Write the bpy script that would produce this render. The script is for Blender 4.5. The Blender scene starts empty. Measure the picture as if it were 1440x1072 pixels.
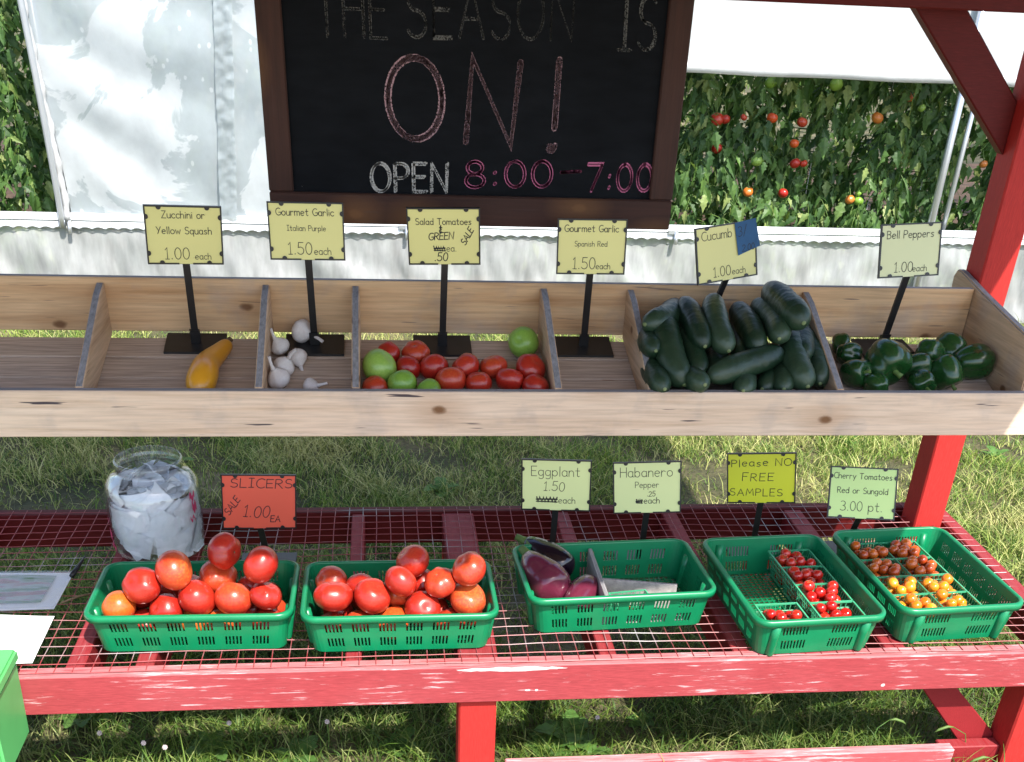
import bpy, bmesh, math, random
import numpy as np
from mathutils import Vector, Matrix, noise

random.seed(7)
rng = np.random.default_rng(11)
S = bpy.context.scene
COL = S.collection
rad = math.radians

# ------------------------------------------------------------------ camera
FPX, PITCH, YAW, ROLL, CX, CY = 1496.0, rad(33.265), rad(7.452), rad(2.663), 720.0, 934.6   # photo is the upper crop of a tall frame
HC = 1.62
_F = Vector((math.sin(YAW) * math.cos(PITCH), math.cos(YAW) * math.cos(PITCH), -math.sin(PITCH)))
_r = Vector((math.cos(YAW), -math.sin(YAW), 0.0))
_u = _r.cross(_F)
_R = _r * math.cos(ROLL) + _u * math.sin(ROLL)
_U = _u * math.cos(ROLL) - _r * math.sin(ROLL)
CAM = Vector((0, 0, HC))
cam = bpy.data.cameras.new('camera')
cam.sensor_fit = 'HORIZONTAL'
cam.sensor_width = 36.0
cam.lens = 36.0 * FPX / 1440.0
cam.shift_y = (CY - 536.0) / 1440.0
cam.clip_start, cam.clip_end = 0.05, 500
camo = bpy.data.objects.new('camera', cam)
COL.objects.link(camo)
camo.matrix_world = Matrix(((_R.x, _U.x, -_F.x, CAM.x), (_R.y, _U.y, -_F.y, CAM.y), (_R.z, _U.z, -_F.z, CAM.z), (0, 0, 0, 1)))
S.camera = camo

# ------------------------------------------------------------------ light
SUN = Vector((0.33, -0.70, 1.0)).normalized()
w = bpy.data.worlds.new('World'); S.world = w; w.use_nodes = True
nt = w.node_tree
sky = nt.nodes.new('ShaderNodeTexSky'); sky.sky_type = 'NISHITA'; sky.sun_disc = False
sky.sun_elevation = math.asin(SUN.z); sky.sun_rotation = math.atan2(SUN.x, SUN.y)
sky.air_density = 1.0; sky.dust_density = 1.5
bg = nt.nodes['Background']; bg.inputs['Strength'].default_value = 0.15
nt.links.new(sky.outputs[0], bg.inputs['Color'])
sl = bpy.data.lights.new('sun', 'SUN'); sl.energy = 4.0; sl.angle = rad(0.53); sl.color = (1.0, 0.95, 0.87)
so = bpy.data.objects.new('sun', sl); COL.objects.link(so); so.location = (4, -7, 10)
so.rotation_euler = (-SUN).to_track_quat('-Z', 'Y').to_euler()
S.view_settings.view_transform = 'Standard'; S.view_settings.look = 'None'
S.view_settings.exposure = 1.25; S.view_settings.gamma = 1.0; S.view_settings.use_curve_mapping = False
S.cycles.use_denoising = True
S.cycles.max_bounces = 10; S.cycles.transparent_max_bounces = 24; S.cycles.caustics_reflective = False; S.cycles.caustics_refractive = False

# ------------------------------------------------------------------ pixel -> place helpers
def ray(x, y): return _F * FPX + _R * (x - CX) - _U * (y - CY)
def at_y(x, y, Y): r = ray(x, y); return CAM + r * (Y / r.y)
def at_z(x, y, z): r = ray(x, y); return CAM + r * ((z - HC) / r.z)
FS = 0.276                                  # slope of the tilted crate floor
def floor_z(y): return 0.892 + (y - 2.49) * FS
def on_floor(x, y): r = ray(x, y); return CAM + r * ((floor_z(0) - HC) / (r.z - FS * r.y))

# ------------------------------------------------------------------ materials
MATS = {}
class NB:
    """small node builder"""
    def __init__(s, name):
        s.m = bpy.data.materials.new(name); s.m.use_nodes = True
        s.t = s.m.node_tree; s.n = s.t.nodes
        s.p = s.n['Principled BSDF']; s.out = s.n['Material Output']
        MATS[name] = s.m
    def node(s, t, **kw):
        n = s.n.new(t)
        for k, v in kw.items(): setattr(n, k, v)
        return n
    def link(s, a, b): s.t.links.new(a, b)
    def coord(s, scale=(1, 1, 1), kind='Object', rot=(0, 0, 0), loc=(0, 0, 0)):
        c = s.node('ShaderNodeTexCoord'); mp = s.node('ShaderNodeMapping')
        mp.inputs['Scale'].default_value = scale; mp.inputs['Rotation'].default_value = rot; mp.inputs['Location'].default_value = loc
        s.link(c.outputs[kind], mp.inputs['Vector']); return mp.outputs[0]
    def objrand(s, vec):
        oi = s.node('ShaderNodeObjectInfo'); v = s.node('ShaderNodeVectorMath', operation='MULTIPLY_ADD')
        cb = s.node('ShaderNodeCombineXYZ')
        for k, f in enumerate((13.7, 7.3, 5.1)):
            mm = s.node('ShaderNodeMath', operation='MULTIPLY'); mm.inputs[1].default_value = f
            s.link(oi.outputs['Random'], mm.inputs[0]); s.link(mm.outputs[0], cb.inputs[k])
        ad = s.node('ShaderNodeVectorMath', operation='ADD'); s.link(vec, ad.inputs[0]); s.link(cb.outputs[0], ad.inputs[1]); return ad.outputs[0]
    def noise(s, vec, scale, detail=4, rough=.55, dist=0.0):
        n = s.node('ShaderNodeTexNoise'); n.inputs['Scale'].default_value = scale; n.inputs['Detail'].default_value = detail
        n.inputs['Roughness'].default_value = rough; n.inputs['Distortion'].default_value = dist
        if vec is not None: s.link(vec, n.inputs['Vector'])
        return n.outputs['Fac']
    def voro(s, vec, scale, feature='F1', out='Distance'):
        n = s.node('ShaderNodeTexVoronoi', feature=feature); n.inputs['Scale'].default_value = scale
        s.link(vec, n.inputs['Vector']); return n.outputs[out]
    def ramp(s, fac, stops, interp='LINEAR'):
        r = s.node('ShaderNodeValToRGB'); e = r.color_ramp.elements; r.color_ramp.interpolation = interp
        while len(e) < len(stops): e.new(0.5)
        for k, (p, c) in enumerate(stops):
            e[k].position = p; e[k].color = (c, c, c, 1) if isinstance(c, (int, float)) else (c[0], c[1], c[2], 1)
        s.link(fac, r.inputs[0]); return r.outputs[0]
    def mix(s, fac, a, b, mode='MIX'):
        n = s.node('ShaderNodeMix', data_type='RGBA', blend_type=mode)
        for sock, v in ((n.inputs[0], fac), (n.inputs[6], a), (n.inputs[7], b)):
            if hasattr(v, 'is_linked') or hasattr(v, 'links'): s.link(v, sock)
            elif isinstance(v, (int, float)): sock.default_value = v
            else: sock.default_value = (v[0], v[1], v[2], 1)
        return n.outputs[2]
    def math(s, op, a, b=None, clamp=False):
        n = s.node('ShaderNodeMath', operation=op, use_clamp=clamp)
        for k, v in enumerate((a, b)):
            if v is None: continue
            if isinstance(v, (int, float)): n.inputs[k].default_value = v
            else: s.link(v, n.inputs[k])
        return n.outputs[0]
    def normal_z(s):
        g = s.node('ShaderNodeNewGeometry'); x = s.node('ShaderNodeSeparateXYZ'); s.link(g.outputs['Normal'], x.inputs[0]); return x.outputs[2]
    def bump(s, h, strength=.3, dist=.002, target=None):
        b = s.node('ShaderNodeBump'); b.inputs['Strength'].default_value = strength; b.inputs['Distance'].default_value = dist
        s.link(h, b.inputs['Height']); s.link(b.outputs[0], (target or s.p).inputs['Normal']); return b.outputs[0]
    def base(s, c, rough=.5, **kw):
        if isinstance(c, tuple): s.p.inputs['Base Color'].default_value = (*c, 1)
        else: s.link(c, s.p.inputs['Base Color'])
        if isinstance(rough, (int, float)): s.p.inputs['Roughness'].default_value = rough
        else: s.link(rough, s.p.inputs['Roughness'])
        for k, v in kw.items(): s.p.inputs[k].default_value = v
        return s

def simple(name, c, rough=.5, var=.12, scale=30., bump=0.0, **kw):
    b = NB(name); v = b.objrand(b.coord())
    n = b.noise(v, scale, 5)
    lo = tuple(x * (1 - var) for x in c); hi = tuple(min(1, x * (1 + var)) for x in c)
    b.base(b.ramp(n, [(.3, lo), (.7, hi)]), rough, **kw)
    if bump: b.bump(n, bump, .001)
    return b.m

def wood(name, light, dark, axis='X', grey=(.27, .26, .27), greyz=.75, checks=.6, knot=True):
    b = NB(name)
    sc = {'X': (1.2, 26, 26), 'Y': (26, 1.6, 26), 'Z': (26, 26, 1.2)}[axis]
    v = b.objrand(b.coord(sc))
    n1 = b.noise(v, 1.5, 6, .6, .6)
    n2 = b.noise(v, 7.0, 4, .6, .2)
    col = b.ramp(n1, [(.28, dark), (.5, tuple((x * 1.2 + y * .8) / 2 for x, y in zip(light, dark))), (.72, light)])
    fine = b.ramp(n2, [(.3, .72), (.6, 1.0)])
    col = b.mix(.75, col, fine, 'MULTIPLY')
    ks = {'X': (3.4, 0, 6), 'Y': (0, 4.0, 6), 'Z': (6, 0, 3.4)}[axis]
    vk = b.objrand(b.coord(ks, rot={'X': (math.pi / 2, 0, 0), 'Y': (0, math.pi / 2, 0), 'Z': (math.pi / 2, 0, 0)}[axis]))
    if knot:
        vn = b.node('ShaderNodeTexVoronoi', voronoi_dimensions='2D'); vn.inputs['Scale'].default_value = 1.0; b.link(vk, vn.inputs['Vector']); d = vn.outputs['Distance']
        d2 = b.math('ADD', d, b.math('MULTIPLY', b.noise(vk, 14, 2), .035))
        kf = b.ramp(d2, [(.045, 1.0), (.060, .7), (.080, 0.0)])
        col = b.mix(kf, col, (.10, .045, .02))
        halo = b.ramp(d2, [(.06, .38), (.30, 0.0)])
        col = b.mix(halo, col, (.30, .14, .05))
    if checks:
        cs = {'X': (7, 0, 120), 'Y': (0, 7, 120), 'Z': (120, 0, 7)}[axis]
        vc = b.objrand(b.coord(cs)); cn = b.noise(vc, 1.0, 2, .5)
        ck = b.ramp(cn, [(.265, 1.0), (.30, 0.0)])
        col = b.mix(b.math('MULTIPLY', ck, checks), col, (.06, .045, .05))
    gf = b.ramp(b.normal_z(), [(greyz - .05, 0.0), (greyz + .05, 1.0)])
    gcol = b.ramp(n2, [(.3, tuple(x * .6 for x in grey)), (.7, tuple(x * 1.15 for x in grey))])
    blot = b.ramp(b.noise(b.objrand(b.coord((3, 3, 3))), 3, 4), [(.52, 0.0), (.70, .35)])
    col = b.mix(b.math('MAXIMUM', gf, blot), col, gcol)
    b.base(col, .78)
    b.bump(n2, .35, .0015)
    return b.m

def red_paint(name, c=(.36, .022, .022), scuff=.5, axis='X', wear=(.58, .36, .37), topwear=0.0):
    b = NB(name)
    sc = {'X': (7.0, 90, 90), 'Y': (90, 7.0, 90), 'Z': (90, 90, 7.0)}[axis]
    v = b.objrand(b.coord(sc)); n = b.noise(v, 1.4, 8, .68, .3)
    big = b.noise(b.objrand(b.coord((1, 1, 1))), 2.4, 3)
    s = b.math('ADD', b.math('MULTIPLY', n, .72), b.math('MULTIPLY', big, .36))
    hi = .80 - .24 * scuff
    wf = b.ramp(s, [(hi - .04, 0.0), (hi + .02, 1.0)])
    if topwear:
        nz = b.ramp(b.normal_z(), [(.6, 0.0), (.8, topwear)])
        wf = b.math('MAXIMUM', wf, b.math('MULTIPLY', nz, b.ramp(n, [(.36, 0.0), (.52, 1.0)])))
    shade = b.ramp(b.noise(v, 6, 5), [(.25, tuple(x * .72 for x in c)), (.6, c), (.85, tuple(min(1, x * 1.25 + .01) for x in c))])
    fade = b.ramp(big, [(.42, 0.0), (.75, .35 * scuff)])
    shade = b.mix(fade, shade, (.42, .13, .14))
    col = b.mix(wf, shade, wear)
    b.base(col, .55); b.p.inputs['Specular IOR Level'].default_value = .22
    b.bump(n, .3, .0015)
    return b.m

# wood and paint
wood('pine_inside', (.72, .48, .27), (.50, .27, .12), 'X')
wood('pine_front', (.74, .58, .45), (.60, .43, .30), 'X', checks=1.0)
wood('pine_floor', (.50, .38, .30), (.30, .20, .14), 'X', grey=(.52, .40, .31), greyz=.55)
wood('pine_divider', (.66, .46, .30), (.44, .27, .155), 'Y')
wood('grey_board', (.52, .48, .45), (.33, .30, .29), 'Y', knot=False)
wood('brown_stain', (.058, .019, .012), (.026, .0085, .006), 'Z', grey=(.06, .025, .018), checks=.2)
wood('brown_stain_x', (.058, .019, .012), (.026, .0085, .006), 'X', grey=(.06, .025, .018), checks=.2)
red_paint('red_rail', (.33, .048, .055), .70, 'X', topwear=.35)
red_paint('red_post', (.46, .030, .026), .06, 'Z')
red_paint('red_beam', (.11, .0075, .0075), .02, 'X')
red_paint('red_joist', (.26, .020, .024), .02, 'Y', topwear=.05)
red_paint('red_stretcher', (.44, .085, .095), .85, 'X', topwear=.5)
simple('black_plastic', (.012, .012, .013), .38, .3)
simple('green_tray', (.003, .185, .072), .34, .10, 18, .04)
simple('green_box', (.10, .42, .13), .45, .08, 9, .03)
simple('ink', (.010, .011, .014), .6)
simple('blue_note', (.018, .085, .20), .7)
simple('card_yellow', (.72, .68, .27), .42, .03, 5)
simple('card_green', (.72, .78, .36), .42, .03, 5)
simple('card_mint', (.58, .78, .28), .42, .03, 5)
simple('card_bright', (.64, .66, .030), .42, .03, 5)
simple('card_red', (.74, .105, .058), .45, .03, 5)
simple('card_sage', (.66, .68, .38), .42, .03, 5)
simple('white_paper', (.80, .80, .80), .7, .03)
simple('metal_pipe', (.55, .58, .62), .33, .06, 8, 0, Metallic=.75)
simple('white_channel', (.74, .77, .79), .4, .06, 8)
simple('stem_green', (.10, .17, .035), .6)
simple('dry_stick', (.17, .11, .06), .8)
simple('bare_wood', (.60, .50, .49), .8, .25, 60)
simple('roof_ply', (.36, .25, .16), .8)
simple('soil', (.10, .060, .035), .95, .35, 8, .5)

def wire_mat():
    b = NB('mesh_wire'); g = b.coord((1, 1, 1)); x = b.node('ShaderNodeSeparateXYZ'); b.link(g, x.inputs[0])
    n = b.noise(g, 7, 3)
    f = b.ramp(b.math('ADD', x.outputs[1], b.math('MULTIPLY', n, .10)), [(.0, 1.0), (1.0, 0.0)])
    # the front strip of the mesh was painted together with the rail
    fr = b.node('ShaderNodeMapRange'); fr.inputs[1].default_value = .09; fr.inputs[2].default_value = .13
    fr.inputs[3].default_value = 1.0; fr.inputs[4].default_value = 0.0
    b.link(b.math('ADD', x.outputs[1], b.math('MULTIPLY', n, .06)), fr.inputs[0])
    rd = b.math('MAXIMUM', fr.outputs[0], b.ramp(b.noise(g, 5, 5), [(.34, 0.0), (.48, .9)]))
    b.base(b.mix(rd, (.36, .35, .35), (.32, .045, .05)), .45)
wire_mat()

def plastic_sheet(name, opac=.55, patch=True, tint=(.80, .84, .86), wet=(.56, .63, .66), rot=0.0):
    b = NB(name)
    v = b.coord((1, 1, 1))
    n = b.noise(b.coord((1, 1, 1), loc=(.4, 0, .9)), 1.7, 6, .55, .9)
    sp = b.voro(b.coord((1, 1, .7)), 17.0)
    spots = b.ramp(b.math('ADD', sp, b.math('MULTIPLY', b.noise(v, 30, 2), .2)), [(.22, 1.0), (.27, 0.0)])
    wf = b.ramp(n, [(.50, 0.0), (.515, 1.0)]) if patch else b.ramp(n, [(.4, 0.0), (.8, .5)])
    wf2 = b.math('MULTIPLY', wf, b.math('SUBTRACT', 1.0, b.math('MULTIPLY', spots, .85)))
    col = b.mix(wf2, tint, wet)
    grime = b.ramp(b.noise(b.coord((9, 9, 2) if rot else (5, 5, 5), rot=(0, rot, 0)), 2.0, 6), [(.32, .72 if rot else .88), (.6, 1.0)])
    col = b.mix(1.0, col, grime, 'MULTIPLY')
    b.n.remove(b.p)
    df = b.node('ShaderNodeBsdfDiffuse'); tr = b.node('ShaderNodeBsdfTranslucent'); gl = b.node('ShaderNodeBsdfGlossy'); tp = b.node('ShaderNodeBsdfTransparent')
    gl.inputs['Roughness'].default_value = .28
    b.link(col, df.inputs[0]); b.link(col, tr.inputs[0])
    m1 = b.node('ShaderNodeMixShader'); m1.inputs[0].default_value = .5; b.link(df.outputs[0], m1.inputs[1]); b.link(tr.outputs[0], m1.inputs[2])
    fr = b.node('ShaderNodeFresnel'); fr.inputs[0].default_value = 1.45
    m2 = b.node('ShaderNodeMixShader'); b.link(fr.outputs[0], m2.inputs[0]); b.link(m1.outputs[0], m2.inputs[1]); b.link(gl.outputs[0], m2.inputs[2])
    m3 = b.node('ShaderNodeMixShader'); b.link(b.ramp(wf2, [(0, opac), (1, max(0, opac - .12))]), m3.inputs[0]); b.link(tp.outputs[0], m3.inputs[1]); b.link(m2.outputs[0], m3.inputs[2])
    b.link(m3.outputs[0], b.out.inputs[0])
    bp = b.node('ShaderNodeBump'); bp.inputs['Strength'].default_value = .35; bp.inputs['Distance'].default_value = .01
    b.link(b.noise(b.coord((14, 14, 1.6) if rot else (6, 6, 4), rot=(0, rot, 0)), 2.0, 5), bp.inputs['Height'])
    for q in (df, gl, fr): b.link(bp.outputs[0], q.inputs['Normal'])
    return b.m
plastic_sheet('poly_panel', .95, True, (.74, .79, .82), (.60, .67, .71))
plastic_sheet('poly_base', .80, False, (.74, .76, .76), (.54, .575, .56), .15)
plastic_sheet('poly_curtain', .97, False, (.86, .88, .89), (.82, .85, .87))
plastic_sheet('poly_seam', .80, False, (.52, .58, .60), (.38, .44, .46))
plastic_sheet('poly_roof', .42, False, (.8, .82, .82), (.75, .78, .78))

def leaf_mat(name, dark, light, pale):
    b = NB(name)
    g = b.node('ShaderNodeNewGeometry')
    c = b.ramp(g.outputs['Random Per Island'], [(.0, dark), (.45, tuple((x + y) / 2 for x, y in zip(dark, light))), (.80, light), (1.0, pale)])
    c = b.mix(b.ramp(b.noise(b.coord(), 40, 3), [(.35, .0), (.75, .45)]), c, tuple(x * .6 for x in dark))
    b.base(c, .5)
    tl = b.node('ShaderNodeBsdfTranslucent'); b.link(b.mix(1.0, c, (1.0, 1.15, .5), 'MULTIPLY'), tl.inputs[0])
    m = b.node('ShaderNodeMixShader'); m.inputs[0].default_value = .35
    b.link(b.p.outputs[0], m.inputs[1]); b.link(tl.outputs[0], m.inputs[2]); b.link(m.outputs[0], b.out.inputs[0])
    return b.m
leaf_mat('tomato_leaf', (.040, .10, .026), (.13, .245, .055), (.36, .42, .14))
leaf_mat('weed_leaf', (.06, .15, .03), (.14, .28, .055), (.22, .34, .08))

def grass_mat():
    b = NB('grass_blade')
    g = b.node('ShaderNodeNewGeometry')
    c1 = b.ramp(g.outputs['Random Per Island'], [(.0, (.060, .130, .016)), (.40, (.15, .26, .032)), (.72, (.27, .37, .055)), (1.0, (.42, .46, .10))])
    c2 = b.ramp(g.outputs['Random Per Island'], [(.0, (.30, .28, .08)), (.4, (.52, .48, .17)), (1.0, (.66, .60, .29))])
    pn = b.math('ADD', b.math('MULTIPLY', b.noise(b.coord((1, 1, .0)), 1.7, 4), .8), b.math('MULTIPLY', g.outputs['Random Per Island'], .25))
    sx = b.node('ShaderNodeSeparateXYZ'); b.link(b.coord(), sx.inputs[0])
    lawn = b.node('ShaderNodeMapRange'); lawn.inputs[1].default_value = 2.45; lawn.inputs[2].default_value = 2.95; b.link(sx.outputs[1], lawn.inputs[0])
    pn = b.math('ADD', pn, b.math('MULTIPLY', lawn.outputs[0], .085))          # open lawn tinted straw yellow, painting in its sunlight
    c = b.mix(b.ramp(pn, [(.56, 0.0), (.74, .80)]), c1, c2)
    c = b.mix(lawn.outputs[0], b.mix(1.0, c, (.55, .62, .55), 'MULTIPLY'), c)  # blades under the shelf are darkened: its shade painted into their colour
    b.base(c, .6)
    tl = b.node('ShaderNodeBsdfTranslucent'); b.link(c, tl.inputs[0])
    m = b.node('ShaderNodeMixShader'); m.inputs[0].default_value = .3
    b.link(b.p.outputs[0], m.inputs[1]); b.link(tl.outputs[0], m.inputs[2]); b.link(m.outputs[0], b.out.inputs[0])
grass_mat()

def ground_mat():
    b = NB('ground_turf'); v = b.coord()
    n = b.noise(v, 2.2, 6); f = b.noise(v, 45, 5)
    c = b.ramp(n, [(.35, (.045, .050, .018)), (.55, (.11, .095, .042)), (.72, (.26, .21, .115))])
    c = b.mix(.7, c, b.ramp(f, [(.3, .45), (.7, 1.2)]), 'MULTIPLY')
    b.base(c, .95); b.bump(f, .9, .02)
ground_mat()
def bounce_gravel_mat():
    b = NB('bounce_gravel'); v = b.coord(); d = b.voro(v, 70); n = b.noise(v, 3, 4)
    c = b.mix(.6, b.ramp(n, [(.3, (.36, .32, .26)), (.7, (.50, .46, .39))]), b.ramp(d, [(.1, 1.1), (.6, .55)]), 'MULTIPLY'); b.base(c, .95); b.bump(d, .8, .01)
bounce_gravel_mat()

def fruit(name, stops, rough=.22, var=.10, axis_grad=None, speck=0.0, coat=.35, noise_scale=9, bump=0.0, bscale=40):
    """skin colour: ramp along noise + per object random"""
    b = NB(name); v = b.coord(); vr = b.objrand(v)
    oi = b.node('ShaderNodeObjectInfo')
    n = b.noise(vr, noise_scale, 4)
    t = b.math('ADD', b.math('MULTIPLY', n, .55), b.math('MULTIPLY', oi.outputs['Random'], .45))
    if axis_grad:
        x = b.node('ShaderNodeSeparateXYZ'); b.link(v, x.inputs[0])
        t = b.math('ADD', t, b.math('MULTIPLY', x.outputs[axis_grad[0]], axis_grad[1]))
    c = b.ramp(t, stops)
    if speck:
        sp = b.ramp(b.voro(vr, 260), [(.10, 1.0), (.16, 0.0)])
        c = b.mix(b.math('MULTIPLY', sp, speck), c, tuple(min(1, q * 1.6 + .03) for q in stops[-1][1]))
    b.base(c, rough); b.p.inputs['Coat Weight'].default_value = coat; b.p.inputs['Coat Roughness'].default_value = .12
    b.p.inputs['Subsurface Weight'].default_value = 0.0
    if bump: b.bump(b.noise(v, bscale, 3), bump, .002)
    return b.m
fruit('tomato_red', [(.2, (.31, .011, .007)), (.5, (.43, .026, .013)), (.75, (.50, .060, .018)), (1.0, (.55, .17, .03))], .30, coat=.18, axis_grad=(2, .16))
fruit('tomato_orange', [(.2, (.58, .055, .012)), (.5, (.60, .13, .018)), (.85, (.58, .24, .05))], .30, coat=.18)
fruit('tomato_green', [(.2, (.15, .30, .035)), (.5, (.22, .39, .055)), (.85, (.32, .47, .10))], .32, coat=.15)
fruit('cherry_red', [(.2, (.36, .008, .006)), (.6, (.52, .018, .010)), (.9, (.58, .06, .015))], .16)
fruit('cherry_gold', [(.2, (.62, .11, .008)), (.55, (.75, .24, .012)), (.9, (.78, .33, .02))], .18)
fruit('cherry_gold_shaded', [(.2, (.36, .040, .008)), (.55, (.46, .085, .010)), (.9, (.56, .14, .012))], .18)  # golden cherry skin darkened and reddened, shade painted in for the rear rows
fruit('cucumber_skin', [(.2, (.0045, .016, .008)), (.5, (.009, .030, .013)), (.9, (.030, .060, .032))], .44, speck=.5, coat=.06, noise_scale=22, axis_grad=(0, 2.0), bump=.8, bscale=70)
fruit('cucumber_tip', [(.2, (.10, .15, .05)), (.9, (.22, .26, .12))], .5, coat=0)
fruit('pepper_skin', [(.2, (.007, .038, .010)), (.5, (.013, .064, .014)), (.9, (.034, .115, .024))], .24, coat=.35)
fruit('eggplant_skin', [(.2, (.016, .003, .009)), (.5, (.075, .008, .026)), (.9, (.19, .030, .055))], .2, coat=.5, noise_scale=12)
fruit('eggplant_dark', [(.2, (.006, .003, .008)), (.9, (.022, .006, .018))], .16, coat=.6)
fruit('garlic_skin', [(.2, (.52, .47, .44)), (.5, (.66, .60, .57)), (.9, (.78, .75, .71))], .7, coat=0, noise_scale=6, bump=.6, bscale=14)
fruit('squash_skin', [(.2, (.60, .30, .012)), (.45, (.66, .33, .016)), (.9, (.70, .22, .018))], .3, coat=.2, axis_grad=(2, .9))
fruit('habanero_skin', [(.2, (.70, .22, .01)), (.9, (.75, .32, .02))], .2)

def board_black():
    b = NB('chalkboard_black'); v = b.coord()
    n = b.noise(v, 5, 6); s = b.noise(b.coord((4, 1, 14), rot=(0, .5, 0)), 3, 5)
    c = b.ramp(b.math('ADD', b.math('MULTIPLY', n, .5), b.math('MULTIPLY', s, .5)), [(.35, (.0045, .0055, .0075)), (.62, (.009, .0105, .014)), (.8, (.016, .017, .020))])
    b.base(c, .85); b.p.inputs['Specular IOR Level'].default_value = .12
board_black()
def chalk(name, c, dens=.5):
    b = NB(name); v = b.coord()
    n = b.noise(v, 330, 3, .7); n2 = b.noise(v, 26, 3)
    a = b.ramp(b.math('ADD', b.math('MULTIPLY', n, .75), b.math('MULTIPLY', n2, .25)), [(1 - dens - .04, 0.0), (1 - dens + .06, 1.0)])
    b.base(c, .95); b.link(a, b.p.inputs['Alpha'])
chalk('chalk_white', (.46, .46, .46), .56)
chalk('chalk_pink', (.50, .14, .27), .60)
chalk('chalk_rose', (.40, .25, .29), .54)
chalk('chalk_grey', (.115, .115, .115), .52)

def glass_mat():
    b = NB('clear_glass'); b.n.remove(b.p)
    tp = b.node('ShaderNodeBsdfTransparent'); gl = b.node('ShaderNodeBsdfGlossy'); gl.inputs['Roughness'].default_value = .04
    tp.inputs[0].default_value = (.985, .992, .995, 1)
    lw = b.node('ShaderNodeLayerWeight'); lw.inputs[0].default_value = .5
    fc = b.math('ADD', b.math('MULTIPLY', b.math('POWER', lw.outputs['Facing'], 2.6), .65), .05)
    m = b.node('ShaderNodeMixShader'); b.link(fc, m.inputs[0]); b.link(tp.outputs[0], m.inputs[1]); b.link(gl.outputs[0], m.inputs[2])
    df = b.node('ShaderNodeBsdfDiffuse'); df.inputs[0].default_value = (.8, .85, .88, 1)
    m2 = b.node('ShaderNodeMixShader'); m2.inputs[0].default_value = .015; b.link(m.outputs[0], m2.inputs[1]); b.link(df.outputs[0], m2.inputs[2])
    b.link(m2.outputs[0], b.out.inputs[0])
glass_mat()
def pint_mat():
    b = NB('mint_plastic'); b.base((.06, .40, .20), .3); b.p.inputs['Alpha'].default_value = .9
pint_mat()
def clear_bag():
    b = NB('clear_bag'); b.n.remove(b.p)
    tp = b.node('ShaderNodeBsdfTransparent'); gl = b.node('ShaderNodeBsdfGlossy'); gl.inputs['Roughness'].default_value = .12; df = b.node('ShaderNodeBsdfDiffuse')
    df.inputs[0].default_value = (.8, .82, .85, 1)
    m = b.node('ShaderNodeMixShader'); m.inputs[0].default_value = .16; b.link(tp.outputs[0], m.inputs[1]); b.link(df.outputs[0], m.inputs[2])
    m2 = b.node('ShaderNodeMixShader'); m2.inputs[0].default_value = .12; b.link(m.outputs[0], m2.inputs[1]); b.link(gl.outputs[0], m2.inputs[2])
    bp = b.node('ShaderNodeBump'); bp.inputs['Strength'].default_value = .8; bp.inputs['Distance'].default_value = .01
    b.link(b.noise(b.coord((1, 1, 1)), 28, 4), bp.inputs['Height']); b.link(bp.outputs[0], gl.inputs['Normal'])
    b.link(m2.outputs[0], b.out.inputs[0])
clear_bag()
def flyer_print():
    b = NB('flyer_print'); v = b.coord((1, 1, 1))
    n = b.noise(b.coord((4, 22, 1)), 1.5, 4)
    c = b.ramp(n, [(.30, (.05, .13, .05)), (.42, (.16, .26, .14)), (.50, (.42, .46, .44)), (.56, (.40, .20, .22)), (.68, (.09, .20, .07))])
    b.base(c, .5)
flyer_print()
def bill_mat():
    b = NB('slip_paper'); oi = b.node('ShaderNodeObjectInfo')
    c = b.ramp(oi.outputs['Random'], [(0, (.74, .77, .80)), (.4, (.80, .83, .86)), (.7, (.86, .87, .89)), (1, (.78, .82, .84))])
    c = b.mix(b.ramp(b.noise(b.objrand(b.coord()), 40, 5), [(.52, 0.0), (.74, .4)]), c, (.50, .56, .61))
    b.base(c, .75)
bill_mat()
simple('red_print', (.50, .04, .12), .5)

# ------------------------------------------------------------------ mesh helpers
ORI = {}
def _origin(parent):
    return ORI.get(parent.name, Vector((0, 0, 0))) if parent else Vector((0, 0, 0))
def thing(name, label, cat, loc=(0, 0, 0), group=None):
    o = bpy.data.objects.new(name, None); o.empty_display_size = .05; COL.objects.link(o)
    o.location = loc; ORI[o.name] = Vector(loc)
    return tag(o, label, cat, group)
def tag(o, label, cat, group=None):
    o['label'] = label; o['category'] = cat
    if group: o['group'] = group
    return o
def link_mesh(name, me, mat, parent=None, smooth=False):
    if mat: me.materials.append(MATS[mat] if isinstance(mat, str) else mat)
    if smooth and len(me.polygons): me.polygons.foreach_set('use_smooth', [True] * len(me.polygons))
    o = bpy.data.objects.new(name, me); COL.objects.link(o)
    if parent: o.parent = parent
    ORI[o.name] = _origin(parent)
    return o

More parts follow.
